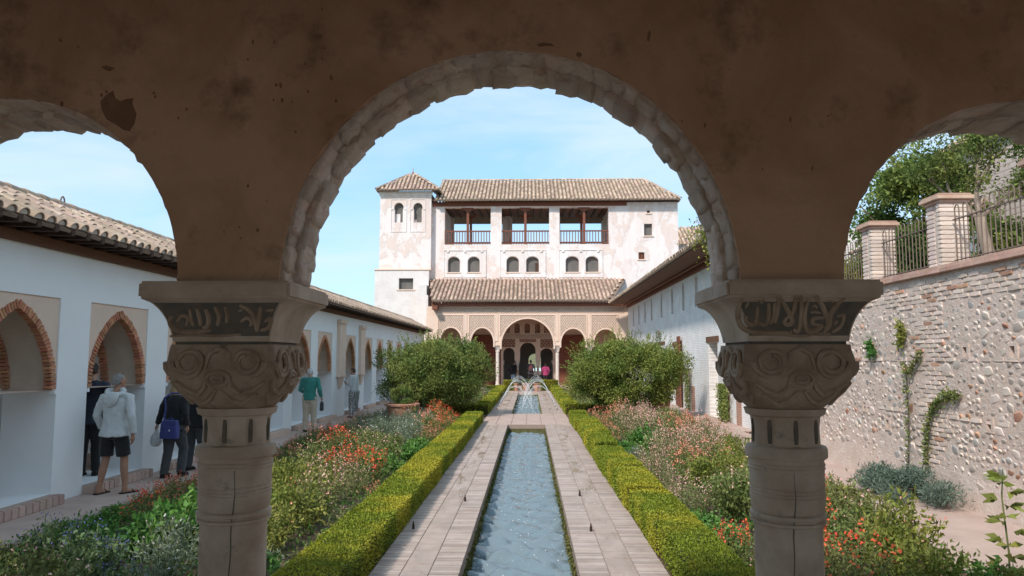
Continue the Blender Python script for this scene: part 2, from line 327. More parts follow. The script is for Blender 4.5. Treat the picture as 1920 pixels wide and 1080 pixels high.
def sebka(name, c, dark, sx, sz, blend=.85):
    "carved lace stucco: crossed lozenges with small leaf relief"
    m, t, b, nd, lk = base_nodes(name); P = nd.new('ShaderNodeNewGeometry').outputs['Position']; sp = nd.new('ShaderNodeSeparateXYZ'); lk.new(P, sp.inputs[0])
    def lin(a, c_):
        x = nd.new('ShaderNodeMath'); x.operation = 'MULTIPLY'; x.inputs[1].default_value = a; lk.new(sp.outputs['X'], x.inputs[0])
        z = nd.new('ShaderNodeMath'); z.operation = 'MULTIPLY_ADD'; z.inputs[1].default_value = c_; lk.new(sp.outputs['Z'], z.inputs[0]); lk.new(x.outputs[0], z.inputs[2])
        s = nd.new('ShaderNodeMath'); s.operation = 'SINE'; lk.new(z.outputs[0], s.inputs[0]); ab = nd.new('ShaderNodeMath'); ab.operation = 'ABSOLUTE'; lk.new(s.outputs[0], ab.inputs[0]); return ab.outputs[0]
    mn = nd.new('ShaderNodeMath'); mn.operation = 'MINIMUM'; lk.new(lin(sx, sz), mn.inputs[0]); lk.new(lin(-sx, sz), mn.inputs[1])
    vo = nd.new('ShaderNodeTexVoronoi'); vo.inputs['Scale'].default_value = 19; lk.new(P, vo.inputs['Vector'])
    ml = nd.new('ShaderNodeMath'); ml.operation = 'MULTIPLY'; lk.new(mn.outputs[0], ml.inputs[0]); lk.new(vo.outputs['Distance'], ml.inputs[1])
    f = ramp(nd, lk, ml.outputs[0], .10, .34); col = mixc(nd, lk, f, c, dark); lk.new(col, b.inputs['Base Color']); b.inputs['Roughness'].default_value = .95  # recesses of the relief get their shade in the colour too
    bn = nd.new('ShaderNodeBump'); bn.inputs['Strength'].default_value = blend; bn.inputs['Distance'].default_value = .05; bn.invert = True; lk.new(f, bn.inputs['Height']); lk.new(bn.outputs[0], b.inputs['Normal'])
mat('stucco', (.80, .61, .49), (.75, .555, .435), 3, c3=(.68, .51, .41), scale3=5, p3=(.6, .8), rough=.95, bump=.3, bscale=30)
sebka('sebka', (.80, .62, .50), (.56, .39, .29), 21, 15.0)
sebka('frieze', (.80, .62, .50), (.60, .43, .33), 26, 19.0)
sebka('lattice', (.56, .36, .26), (.22, .10, .065), 15, 12.0)
def watermat():
    m, t, b, nd, lk = base_nodes('water'); P = nd.new('ShaderNodeNewGeometry').outputs['Position']
    b.inputs['Base Color'].default_value = (.2, .26, .28, 1); b.inputs['Roughness'].default_value = .06; b.inputs['IOR'].default_value = 1.33; b.inputs['Specular IOR Level'].default_value = 1.0
    bn = nd.new('ShaderNodeBump'); bn.inputs['Strength'].default_value = .6; bn.inputs['Distance'].default_value = .02
    lk.new(noise_(nd, lk, P, 16, 4, .6, .3, (1.0, 1.6, 1)), bn.inputs['Height']); lk.new(bn.outputs[0], b.inputs['Normal'])
    f = ramp(nd, lk, noise_(nd, lk, P, 23, 6, .7), .66, .72); col = mixc(nd, lk, f, (.165, .215, .235), (.66, .70, .72)); lk.new(col, b.inputs['Base Color'])  # pale flecks in the colour stand in for sparkles
watermat()
m_, t_, b_, nd_, lk_ = base_nodes('jet'); b_.inputs['Base Color'].default_value = (.86, .9, .92, 1); b_.inputs['Roughness'].default_value = .25; b_.inputs['Alpha'].default_value = .8
def wetmat(name, c, c2, dark):
    "dry paving with glossy splashed patches along the channel"
    m, t, b, nd, lk = base_nodes(name); P = nd.new('ShaderNodeNewGeometry').outputs['Position']
    col = mixc(nd, lk, ramp(nd, lk, noise_(nd, lk, P, 3, 6), .35, .65), c, c2)
    oi = nd.new('ShaderNodeNewGeometry').outputs['Random Per Island']; mr = nd.new('ShaderNodeMapRange'); mr.inputs[3].default_value = .84; mr.inputs[4].default_value = 1.14; lk.new(oi, mr.inputs[0])
    h = nd.new('ShaderNodeHueSaturation'); lk.new(col, h.inputs['Color']); lk.new(mr.outputs[0], h.inputs['Value'])
    f = ramp(nd, lk, noise_(nd, lk, P, 1.9, 6, .65, .6, (1.6, .55, 1)), .44, .64)
    col = mixc(nd, lk, f, h.outputs[0], dark); lk.new(col, b.inputs['Base Color'])
    rr = nd.new('ShaderNodeMapRange'); rr.inputs[3].default_value = .75; rr.inputs[4].default_value = .12; lk.new(f, rr.inputs[0]); lk.new(rr.outputs[0], b.inputs['Roughness'])
    bn = nd.new('ShaderNodeBump'); bn.inputs['Strength'].default_value = .25; bn.inputs['Distance'].default_value = .008; lk.new(noise_(nd, lk, P, 45, 6), bn.inputs['Height']); lk.new(bn.outputs[0], b.inputs['Normal'])
wetmat('pave_tile', (.46, .36, .305), (.39, .295, .24), (.33, .235, .175))
mat('pave_brick', (.46, .37, .32), (.38, .295, .25), 3, (.35, .65), c3=(.31, .235, .195), scale3=5, p3=(.54, .76), rough=.8, bump=.3, bscale=45, island=.22)
mat('pave_joint', (.33, .25, .20), (.28, .21, .17), 5, rough=.95)

# ================================================================== ground and paths
PX0, PX1 = -.655, .455        # channel
OX0, OX1 = -1.475, 1.275      # outer edges of the paved borders
POOLS = ((4.6, 23.0), (27.4, 44.6))
g = MB(); 
hole = lambda a, b: [(PX0 - .12, a - .12), (PX0 - .12, b + .12), (PX1 + .12, b + .12), (PX1 + .12, a - .12)]
loops = [[(-9, -12), (-9, 120), (60, 120), (60, -12)]] + [hole(a, b) for a, b in POOLS]
flat = [p for l in loops for p in l]; g.add([(p[0], p[1], 0) for p in flat], [tuple(t) for t in tessellate_polygon([[Vector((*p, 0)) for p in l] for l in loops])])
struct(g.build('ground', 'soil'))
g = MB(); g.box(-2500, -9.0, -600, 3000, -30.5, -30); struct(g.build('valley_floor', 'terrain'))
g = MB(); g.box(-9.6, -9.001, -12, 120, -30, -.004); struct(g.build('terrace_bank', 'terrain'))
hb = MB(); nh = 60
for i in range(nh + 1):
    X = -2400 + i * 80; hb.v += [(X, 2600, -30), (X, 2600 + 200, 20 + 60 * mnoise.noise((X * .0012, 3, 0)) + 35 * mnoise.noise((X * .005, 7, 0)))]
hb.f = [(2 * i, 2 * i + 2, 2 * i + 3, 2 * i + 1) for i in range(nh)]; hb.m = [0] * nh
struct(hb.build('hills', 'terrain'))

struct(MB().box(-6.2, 5.7, 3.7, 4.5, -.1, .018).build('bounce_paving', 'pavement'))  # unseen pale paving added to bounce light into the gallery
# left walkway, its kerb, right path
wl = MB(); wl.box(-6.56, -5.56, -4, 47.6, -.06, .02)
struct(wl.build('walkway', 'pavement'))
lk1 = thing('garden_kerb', 'low grey stone kerb between the left walkway and the flower bed', 'kerb', (-5.5, 8, 0))
y = 6.0; i = 0
while y < 44:
    ln = 1.1 + random.random() * .3; b = MB().bbox(-5.56, -5.42, y, y + ln - .012, -.05, .07 + random.uniform(-.006, .006), .012); b.build('kerb_stone', 'kerb', lk1); y += ln
pr = [(5.8, 5), (5.8, 21), (6.25, 21), (6.25, 47.6), (5.0, 47.6), (5.0, 30), (4.75, 24), (4.55, 18), (4.6, 13), (4.35, 10.5), (4.1, 8), (4.0, 5)]
wr = MB(); n = len(pr); tr = tessellate_polygon([[Vector((*p, 0)) for p in pr]])
wr.add([(p[0], p[1], .02) for p in pr], [tuple(t) for t in tr]); struct(wr.build('garden_path', 'pavement'))

# ---- paved borders of the channel: bricks on edge, square tiles between
def border(name, label, x_in, x_out, ya, yb):
    s = 1 if x_out > x_in else -1; t = thing(name, label, 'paving', ((x_in + x_out) / 2, (ya + yb) / 2, 0))
    b = MB(); lo, hi = sorted((x_in, x_out)); b.box(lo, hi, ya, yb, -.1, .018); b.build('paving_bed', 'pave_joint', t)
    W = abs(x_out - x_in); bw = W * .34; tw = W - 2 * bw
    k = MB(); yy = ya
    while yy < yb - .03:
        d = .043
        for a0, a1 in ((0, bw - .004), (W - bw + .004, W)):
            j = random.uniform(-.0015, .0025); p, q = sorted((x_in + s * (a0 + random.uniform(0, .004)), x_in + s * (a1 - random.uniform(0, .004)))); k.box(p, q, yy, yy + d - .006, 0, .026 + j)
        yy += d
    o = k.build('edge_bricks', 'pave_brick', t, fix=False); o['kind'] = 'stuff'
    n = int((yb - ya) / tw); st = (yb - ya) / n; h = tw / 2
    tm = MB().bbox(-h + .003, h - .003, -st / 2 + .003, st / 2 - .003, 0, .026, .003).mesh('paving_tile', 'pave_tile')
    for i in range(n): link('paving_tile', tm, None, t, (x_in + s * W / 2 - t.location.x, ya + (i + .5) * st - t.location.y, random.uniform(-.001, .002)), (random.uniform(-.003, .003), random.uniform(-.003, .003), 0))
border('channel_paving', 'splashed brick and tile paving strip left of the near pool', PX0, OX0, 4.6, 23)
border('channel_paving', 'splashed brick and tile paving strip right of the near pool', PX1, OX1, 4.6, 23)
border('channel_paving', 'brick and tile paving strip left of the far fountain pool', PX0, OX0, 27.4, 44.6)
border('channel_paving', 'brick and tile paving strip right of the far fountain pool', PX1, OX1, 27.4, 44.6)
cp = thing('crossing_paving', 'pinkish paved crossing between the two pools', 'paving', (-.1, 25.2, 0))
MB().box(OX0, OX1, 23, 27.4, -.1, .018).build('paving_bed', 'pave_joint', cp)
tm = MB().bbox(-.222, .222, -.196, .196, 0, .03, .004).mesh('paving_slab', 'pavement')
for i in range(6):
    for j in range(11): link('paving_slab', tm, None, cp, (OX0 + .229 + i * .4583 + .1, 23.2 + j * .4 - 25.2, random.uniform(-.002, .002)))
MB().box(OX0, OX1, 44.6, 47.4, -.1, .03).build('landing', 'pavement', cp)
# ---- the two pools: mossy walls, bottom, rippled water
for k, (ya, yb) in enumerate(POOLS):
    t = thing('water_channel', ('long near pool with mossy walls and rippled grey-blue water', 'far pool under the fountain jets, full of splashes')[k], 'pool', (-.1, (ya + yb) / 2, 0))
    wv = MB(); e = .12
    wv.box(PX0 - e, PX0 - .002, ya - e, yb + e, -.9, -.004); wv.box(PX1 + .002, PX1 + e, ya - e, yb + e, -.9, -.004); wv.box(PX0, PX1, ya - e, ya - .003, -.9, .016); wv.box(PX0, PX1, yb + .003, yb + e, -.9, -.11)
    wv.build('pool_wall', 'moss', t)
    MB().box(PX0, PX1, ya, yb, -.9, -.86).build('pool_floor', 'basin', t)
    nx = 26; ny = int((yb - ya) / .045); Z0 = -.24
    X, Y = np.meshgrid(np.linspace(PX0 + .001, PX1 - .001, nx), np.linspace(ya, yb, ny))
    H = np.zeros_like(X); r2 = np.random.default_rng(3 + k)
    for q in range(34):
        a = r2.uniform(-1.2, 1.2) + pi / 2; lam = r2.uniform(.09, .5); H += np.sin((X * np.cos(a) + Y * np.sin(a)) * 2 * pi / lam + r2.uniform(0, 6.3)) * lam * .019 * (1.0 if k == 0 else 1.5)
    Vw = np.stack([X, Y, Z0 + H], -1).reshape(-1, 3); wm = MB(); wm.v = [tuple(v) for v in Vw]
    wm.f = [(j * nx + i, j * nx + i + 1, (j + 1) * nx + i + 1, (j + 1) * nx + i) for j in range(ny - 1) for i in range(nx - 1)]; wm.m = [0] * len(wm.f)
    wm.build('water', 'water', t, smooth='all', fix=False)
    # moss fringe hanging over the water line
    n = 5200 if k == 0 else 2500; side = rng.integers(0, 2, n); yy = ya + (yb - ya) * rng.random(n) ** (1.6 if k == 0 else 1); zz = -.03 - .2 * rng.random(n) ** .7
    P = np.stack([np.where(side == 0, PX0, PX1), yy, zz], -1); D = np.stack([np.where(side == 0, .5, -.5), rng.normal(0, .4, n), -rng.random(n)], -1)
    me = leaf_mesh('moss_fringe', P - np.array(org(t)), D, .045 * (.5 + rng.random(n)), .02, 'leaf_yellow' if k else 'moss_leaf' if 'moss_leaf' in MAT else 'leaf_sage'); o = link('moss_fringe', me, None, t); o['kind'] = 'stuff'

# ================================================================== the gallery the photograph is taken from
GZ = .38
struct(MB().box(-6.2, 6.2, -4.2, 3.7, -.3, GZ).build('gallery_floor', 'gallery_floor'))
struct(MB().box(-6.2, 6.2, -4.2, 3.5, 3.45, 3.6).build('gallery_ceiling', 'wood_soffit'))
bw = MB(); bw.prism(rect(-6.2, 6.2, GZ, 3.45), [arch(-1.5, 1.3, GZ + .001, 2.3, 3.2), arch(-5.2, -2.2, GZ + .001, 2.3, 3.2), arch(2.0, 5.0, GZ + .001, 2.3, 3.2)], 'Y', -4.2, -3.8)  # unseen wall, its arches added so sky light enters from behind
struct(bw.build('gallery_back_wall', 'gallery_wall'))
struct(MB().box(-6.2, -5.9, -3.8, 3.2, GZ, 3.45).build('gallery_side_wall', 'gallery_wall')); struct(MB().box(5.9, 6.2, -3.8, 3.2, GZ, 3.45).build('gallery_side_wall', 'gallery_wall'))

YF, YB = 2.86, 3.20
zA = uz(526, 2.755, 400)                   # top of the imposts
zc = zA + .005
ARCHES = ((-2.06, .71, uz(182, YF, 20)), (-.081, .876, uz(92, YF, 955)), (1.877, .695, uz(187, YF, 1915)))
arc_t = thing('arcade_wall', 'dark brown plastered arcade wall with three round arches framing the garden', 'arcade', (-.08, 3.03, zA))
out = [(-5.9, 3.45), (-5.9, zA)]
for cx, r, za in ARCHES:
    k = 64; out += [(cx - r * math.cos(pi * i / k) * (1 + .004 * mnoise.noise((i * .5, cx, 0))), zc + (za - zc) * math.sin(pi * i / k) * (1 + .006 * mnoise.noise((i * .45, cx, 5)))) for i in range(k + 1)]
out += [(5.9, zA), (5.9, 3.45)]
# finer plaster skin towards the camera, then the core behind it
b = MB().prism(out, [], 'Y', YF, YF + .03); b.build('plaster_face', 'arcade_plaster', arc_t)
out2 = [(u, z) for u, z in out]
core = MB().prism([(u, z) for u, z in [(-5.9, 3.45), (-5.9, zA)] + sum([[(cx - (r + .012) * math.cos(pi * i / 40), zc + (za - zc + .012) * math.sin(pi * i / 40)) for i in range(41)] for cx, r, za in ARCHES], []) + [(5.9, zA), (5.9, 3.45)]], [], 'Y', YF + .03, YB - .01)
core.build('wall_core', 'voussoir', arc_t)
def lumpy(seed, sx, sy, sz, amp, cuts=1):
    bm = bmesh.new(); bmesh.ops.create_cube(bm, size=1); bmesh.ops.subdivide_edges(bm, edges=bm.edges[:], cuts=cuts, use_grid_fill=True)
    rr = random.Random(seed)
    for v in bm.verts:
        c = v.co; k = .93 if sum(abs(x) > .4 for x in c) == 3 else 1.0
        v.co = Vector((c.x * sx * k, c.y * sy * k, c.z * sz * k)) + Vector([rr.uniform(-amp, amp) for _ in range(3)])
    return MB().bm(bm)
vv = [lumpy(40 + q, .104, .24, .075, .006, 2).mesh('arch_stone', 'voussoir', smooth='all') for q in range(9)]
for ai, (cx, r, za) in enumerate(ARCHES):
    n = int(pi * r / .068)
    for row in range(2):
        for i in range(n):
            f = (i + .5 + .25 * row + random.uniform(-.15, .15)) / n
            if f > .995: continue
            th = pi * f; h = za - zc
            bite = random.uniform(-.003, .005) + (.012 if row else 0) + (.006 * math.sin(i * 1.7) if row else 0)
            rad_off = .032 - bite
            x = cx - (r + rad_off) * math.cos(th); z = zc + (h + rad_off) * math.sin(th)
            if ai != 1 and (abs(x) > 2.6): continue
            y = YF + .034 + .085 + row * .152 + random.uniform(-.006, .006)
            o = link('arch_stone', random.choice(vv), None, arc_t, (x + .08, y - 3.03, z - zA), (0, th - pi / 2, random.uniform(-.05, .05)), (random.uniform(.9, 1.1), .86, random.uniform(.9, 1.1)))
# where the plaster has come off: one large flake and small pits
mat('bare_patch', (.30, .165, .095), (.24, .13, .075), 12, rough=.95, bump=.6, bscale=50)
def flake(pts, name='plaster_loss', d=.0022):
    q = [atY(a, b_, YF) for a, b_ in pts]; MB().prism([(p_.x, p_.z) for p_ in q], [], 'Y', YF - d, YF + .001).build(name, 'bare_patch', arc_t)
flake([(189, 190), (200, 178), (209, 172), (212, 170), (216, 184), (226, 190), (236, 186), (250, 184), (248, 194), (256, 214), (252, 232), (243, 246), (232, 244), (218, 234), (200, 224), (191, 206)])
flake([(190, 126), (200, 123), (216, 128), (206, 134), (199, 132)]); flake([(1214, 62), (1219, 56), (1221, 64), (1217, 78), (1213, 76)]); flake([(1006, 84), (1018, 80), (1034, 82), (1040, 87), (1026, 86), (1012, 88)]); flake([(1082, 97), (1092, 101), (1088, 108), (1080, 105)])
for q in range(46):
    px, py = random.choice(((random.uniform(450, 660), random.uniform(60, 200)), (random.uniform(1230, 1560), random.uniform(120, 330)), (random.uniform(60, 640), random.uniform(10, 250)), (random.uniform(350, 520), random.uniform(260, 480)))); r_ = random.uniform(1.2, 3.4); k = random.uniform(1, 2.2)
    pz = atY(px, py, YF)
    if any((pz.x - cx) ** 2 + (pz.z - zc) ** 2 < (r + .03) ** 2 for cx, r, za in ARCHES): continue
    flake([(px + r_ * math.cos(a) * random.uniform(.6, 1.2), py + r_ * k * math.sin(a) * random.uniform(.6, 1.2)) for a in [2 * pi * i / 7 for i in range(7)]], 'plaster_pit', .0018)
# ---- the two columns
def sq(h, z, y0, n=6, e=0.0):
    "closed square ring of half-width h"
    p = []
    for a, b in (((-1, -1), (1, -1)), ((1, -1), (1, 1)), ((1, 1), (-1, 1)), ((-1, 1), (-1, -1))):
        for i in range(n): t = i / n; p.append((h * (a[0] + (b[0] - a[0]) * t), h * (a[1] + (b[1] - a[1]) * t), z))
    return p
def blend_ring(h, z, k, n=48):
    "square (k=0) to circle (k=1) ring"
    p = []
    for i in range(n):
        a = 2 * pi * (i + .5) / n; c, s = math.cos(a), math.sin(a); q = h / max(abs(c), abs(s)); q = min(q, h * 1.32); rr = q * (1 - k) + h * k; p.append((rr * c, rr * s, z))
    return p
zS0 = zA - .066; zS1 = uz(640, 2.84, 420); zB1 = uz(772, 2.92, 440); zB2 = uz(838, 2.9, 440); zR = uz(862, 2.9, 440); zT = uz(966, 2.9, 440); zT2 = uz(984, 2.9, 440)
def cav_half(z):
    "half width of the hollow moulding at height z"
    t = max(0, min(1, (z - zS1) / (zS0 - zS1))); return .186 + (.262 - .186) * (1 - math.sqrt(max(0, 1 - t ** 2.2))) ** .9 + .014 * t
def on_impost(px, py, cx):
    d = ray(px, py); Y = 2.8
    for _ in range(12):
        p = EYE + d * (Y / d.y); Y = 3.03 - cav_half(p.z)
    return EYE + d * (Y / d.y)
def column(cx, label, marks, seed):
    t = thing('carved_column', label, 'column', (cx, 3.03, GZ)); o = Vector((cx, 3.03, 0))
    def put(mb, name, m, par=t, smooth=True): mb.v = [(v[0] + cx, v[1] + 3.03, v[2]) for v in mb.v]; return mb.build(name, m, par, smooth)
    slab = MB().bbox(-.283, .283, -.275, .275, zS0, zA, .010); im = put(slab, 'impost_slab', 'stone')
    cv = MB(); zs = [zS0 - .0005 + (zS1 - zS0) * i / 14 for i in range(15)]; cv.rings([sq(cav_half(z), z, 0) for z in zs]); cav = put(cv, 'impost_hollow', 'stone')
    # carved writing: raised strokes over a sunk dark ground on the face towards the gallery
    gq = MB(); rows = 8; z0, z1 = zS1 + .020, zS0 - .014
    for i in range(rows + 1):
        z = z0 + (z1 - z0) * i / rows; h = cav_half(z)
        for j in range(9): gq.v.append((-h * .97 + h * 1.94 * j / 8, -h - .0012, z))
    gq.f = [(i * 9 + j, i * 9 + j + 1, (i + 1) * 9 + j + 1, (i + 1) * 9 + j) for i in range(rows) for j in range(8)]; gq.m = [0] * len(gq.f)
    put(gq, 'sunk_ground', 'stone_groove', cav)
    sx, sy, ox, oy, strokes = marks
    for pts, wd in strokes:
        # smooth the stroke
        pp = [Vector((x, y_)) for x, y_ in pts]; fine = []
        for i in range(len(pp) - 1):
            p0, p1, p2, p3 = pp[max(i - 1, 0)], pp[i], pp[i + 1], pp[min(i + 2, len(pp) - 1)]
            for q in range(6):
                u = q / 6; fine.append(.5 * ((2 * p1) + (p2 - p0) * u + (2 * p0 - 5 * p1 + 4 * p2 - p3) * u * u + (3 * p1 - p0 - 3 * p2 + p3) * u ** 3))
        fine.append(pp[-1]); P3 = [on_impost(ox + q.x * sx, oy + q.y * sy, cx) for q in fine]
        n = len(P3); b = MB(); wd *= 1.2; b.tube(P3, [wd * (.55 + .45 * math.sin(pi * min(1, max(.08, i / (n - 1)))) ** .5) for i in range(n)], 6)
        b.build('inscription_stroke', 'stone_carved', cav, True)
    # bell of the capital: square above, round below, with scrolls and leaves in relief
    zt = zS1 - .012; prof = []
    for i in range(19):
        u = i / 18; z = zt + (zB1 - zt) * u
        h = .198 + .012 * math.sin(u * pi * .8) if u < .5 else .2094 - (.2094 - .128) * ((u - .5) / .5) ** 1.7
        prof.append((h, z, max(0, min(1, (u - .38) / .5))))
    put(MB().box(-.178, .178, -.178, .178, zt - .02, zS1 + .01), 'joint_bed', 'stone_groove')
    bell = MB(); bell.rings([blend_ring(h, z, k) for h, z, k in prof])
    bell.v = [tuple(Vector(v) * 1.0 + Vector((v[0], v[1], 0)).normalized() * .007 * mnoise.noise((v[0] * 16, v[1] * 16 + seed, v[2] * 16))) for v in bell.v]
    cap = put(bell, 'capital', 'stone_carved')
    def surf(a, u, lift):      # point on the bell's side: face angle a (0..3), x across -1..1, height fraction u
        i = min(17, int(u * 18)); f = u * 18 - i; h = prof[i][0] * (1 - f) + prof[i + 1][0] * f; k = prof[i][2] * (1 - f) + prof[i + 1][2] * f; z = zt + (zB1 - zt) * u
        return h, k, z
    def P_face(face, s, u, lift=.004):
        h, k, z = surf(0, u, 0); ang = -pi / 2 + s * pi / 4 * .97; c, sn = math.cos(ang), math.sin(ang); q = min(h / max(abs(c), abs(sn)), h * 1.32); rr = q * (1 - k) + h * k + lift
        v = Vector((rr * c, rr * sn, z)); return Matrix.Rotation(face * pi / 2, 3, 'Z') @ v
    for face in range(4):
        rel = MB()
        for sgn in (-1, 1):     # corner scrolls
            rel.tube([P_face(face, sgn * (.62 + .30 * (1 - .55 * i / 26) * math.cos(i * .42)), .26 + .22 * (1 - .55 * i / 26) * math.sin(i * .42), .006) for i in range(27)], [.013 - .006 * i / 26 for i in range(27)], 6)
            rel.tube([P_face(face, sgn * x, u, .004) for x, u in ((.95, .55), (.8, .66), (.55, .72), (.32, .62), (.26, .48))], [.006, .011, .013, .011, .007], 6)
            rel.tube([P_face(face, sgn * x, u, .003) for x, u in ((.9, .72), (.62, .86), (.3, .80), (.05, .66))], [.007, .012, .012, .006], 6)
        rel.tube([P_face(face, .26 * math.cos(a), .50 + .10 * math.sin(a), .004) for a in [2 * pi * i / 22 for i in range(22)]], .010, 6, close=True)
        rel.tube([P_face(face, .13 * math.cos(a), .50 + .045 * math.sin(a), .006) for a in [2 * pi * i / 16 for i in range(16)]], .007, 6, close=True)
        rel.tube([P_face(face, x, u, .002) for x, u in ((-.3, .36), (-.24, .14), (0, .05), (.24, .14), (.3, .36))], [.007, .011, .013, .011, .007], 6)
        rel.v = [tuple(v) for v in rel.v]; put(rel, 'scroll_relief', 'stone_carved', cap)
    # leaf collar: eight dark raised strips standing in for shaded flutes
    col_ = MB(); rr_ = []
    for z, base in ((zB1 + .012, .150), (zB1 - .012, .143), (zB1 - .02, .126), ((zB1 + zB2) / 2, .121), (zB2, .124)):
        rr_.append([((base + .0085 * abs(math.sin(4 * (2 * pi * i / 64))) ** .5 - .004) * math.cos(2 * pi * i / 64), (base + .0085 * abs(math.sin(4 * (2 * pi * i / 64))) ** .5 - .004) * math.sin(2 * pi * i / 64), z) for i in range(64)])
    col_.rings(rr_); put(col_, 'leaf_collar', 'stone')
    for i in range(8):
        a = 2 * pi * i / 8; gm = MB(); pts = [(.1235, zB1 - .03), (.1225, zB1 - .05), (.1225, zB2 + .03), (.123, zB2 + .012)]
        gm.tube([(r_ * math.cos(a), r_ * math.sin(a), z_) for r_, z_ in pts], [.006, .0085, .0085, .006], 6); put(gm, 'flute_shade', 'stone_groove', t)
    # necking rings and shaft
    sh = MB(); sh.lathe([(.12, zB2 + .004), (.148, zB2 - .002), (.153, zB2 - .012), (.153, zR + .006), (.146, zR)], n=48); put(sh, 'astragal', 'stone')
    sh = MB(); pr_ = [(.139, zR - .0005)]
    def ringg(z, w_, d): return [(.139, z + w_), (.139 + d, z + w_ * .3), (.139 + d, z - w_ * .3), (.139, z - w_)]
    for z in (zR - .022, zR - .036): pr_ += ringg(z, .006, .004)
    for z in (zR - .11, zR - .124, zR - .138): pr_ += ringg(z, .0045, -.003)
    pr_ += [(.136, zT + .016), (.130, zT + .004), (.141, zT - .002), (.142, zT - .014), (.132, zT - .018), (.131, zT - .024), (.140, zT - .028), (.139, zT - .038), (.128, zT - .044), (.1255, zT - .07), (.126, 1.2), (.127, GZ + .17)]
    sh.lathe(pr_, n=48); shf = put(sh, 'shaft', 'stone')
    sh = MB(); sh.lathe([(.128, GZ + .17), (.15, GZ + .16), (.155, GZ + .14), (.15, GZ + .12), (.14, GZ + .10), (.165, GZ + .07), (.17, GZ + .05)], n=40); sh.box(-.19, .19, -.19, .19, GZ + .001, GZ + .05); put(sh, 'base', 'stone')
    # the crack running down the shaft
    cxk = MB(); ang = -1.72 if cx > 0 else -1.25; zz = [zR - .03 - i * .05 for i in range(24)]
    cxk.tube([((.1262 if z < zT - .05 else .1375) * math.cos(ang + .04 * math.sin(z * 9) + .02 * math.sin(z * 31)), (.1262 if z < zT - .05 else .1375) * math.sin(ang + .04 * math.sin(z * 9) + .02 * math.sin(z * 31)), z) for z in zz], .0022, 5); put(cxk, 'crack', 'stone_groove', shf)
k_ = .2778
STR_R = [([(400, 215), (372, 300), (385, 385), (440, 432), (560, 443), (720, 446)], .0085), ([(425, 330), (430, 375), (480, 392), (498, 345), (505, 270)], .0075), ([(505, 380), (560, 388), (580, 330), (580, 245)], .0075),
         ([(620, 245), (612, 330), (590, 388)], .0075), ([(648, 205), (640, 290), (622, 380)], .008), ([(655, 205), (700, 280), (738, 360), (712, 390), (685, 372), (715, 330)], .008), ([(765, 205), (745, 300), (722, 350)], .008),
         ([(800, 205), (797, 330), (780, 430), (745, 425)], .0085), ([(850, 215), (822, 320), (835, 428), (900, 430), (948, 398)], .0085), ([(950, 345), (885, 350), (880, 385), (945, 398)], .007), ([(862, 310), (895, 305), (930, 312)], .005), ([(875, 270), (893, 262), (905, 280)], .0045),
         ([(905, 205), (945, 270), (980, 380), (960, 420)], .0085), ([(1085, 212), (1030, 270), (995, 330), (988, 395), (950, 442)], .0085), ([(1040, 335), (1085, 330), (1065, 400), (1010, 442)], .007), ([(965, 235), (1000, 225), (1015, 240)], .0045),
         ([(470, 462), (600, 455), (700, 462), (800, 470), (900, 452), (1000, 455)], .0055), ([(515, 222), (535, 240), (552, 215)], .0045), ([(722, 444), (736, 446)], .008), ([(1020, 385), (1045, 365)], .006), ([(445, 235), (425, 280)], .0055)]
STR_L = [([(330, 330), (320, 385), (370, 430), (480, 440), (600, 430)], .0085), ([(370, 370), (400, 330), (440, 350), (430, 400)], .007), ([(455, 285), (465, 360), (480, 400)], .0075), ([(500, 280), (520, 350), (525, 400)], .0075), ([(560, 285), (580, 350), (570, 405), (540, 410)], .008),
         ([(620, 270), (650, 330), (640, 400)], .007), ([(690, 270), (705, 330), (700, 380)], .0065), ([(790, 260), (850, 290), (890, 350), (905, 435)], .0085), ([(935, 270), (920, 350), (905, 435)], .0085), ([(800, 370), (840, 345), (870, 370), (860, 400)], .007), ([(960, 370), (1000, 350), (985, 410), (930, 430)], .0075),
         ([(780, 300), (810, 290)], .0045), ([(970, 295), (1020, 290)], .0055), ([(320, 470), (480, 462), (650, 468), (800, 458)], .0055)]
column(-1.166, 'left marble column with worn, half erased carved writing on its capital', (k_, k_, 230, 500, STR_L), 1)
column(1.0, 'right marble column with crisp carved writing on its capital', (k_, k_, 1280, 500, STR_R), 9)
# ================================================================== roof tiles
def tile_mb(w=.17, ln=.42, seg=6, taper=.82, th=.014):
    "one barrel tile, hump up, its wide mouth at y=0, running up along +y"
    b = MB(); rs = []
    for y_, k in ((0, 1), (ln, taper)):
        outer = [(-w / 2 * k * math.cos(pi * i / seg), y_, w / 2 * k * .95 * math.sin(pi * i / seg)) for i in range(seg + 1)]
        inner = [(-(w / 2 - th) * k * math.cos(pi * i / seg), y_, (w / 2 - th) * k * .95 * math.sin(pi * i / seg)) for i in reversed(range(seg + 1))]
        rs.append(outer + inner)
    return b.rings(rs)
def roof_frame(e0, e1, ridge):
    "eave from e0 to e1, up towards the point ridge"
    e0, e1, ridge = map(Vector, (e0, e1, ridge)); u = (e1 - e0); L_ = u.length; u.normalize(); v = ridge - e0; v -= u * v.dot(u); S = v.length; v.normalize(); n = u.cross(v)
    if n.z < 0: n = -n
    return e0, u, v, n, L_, S
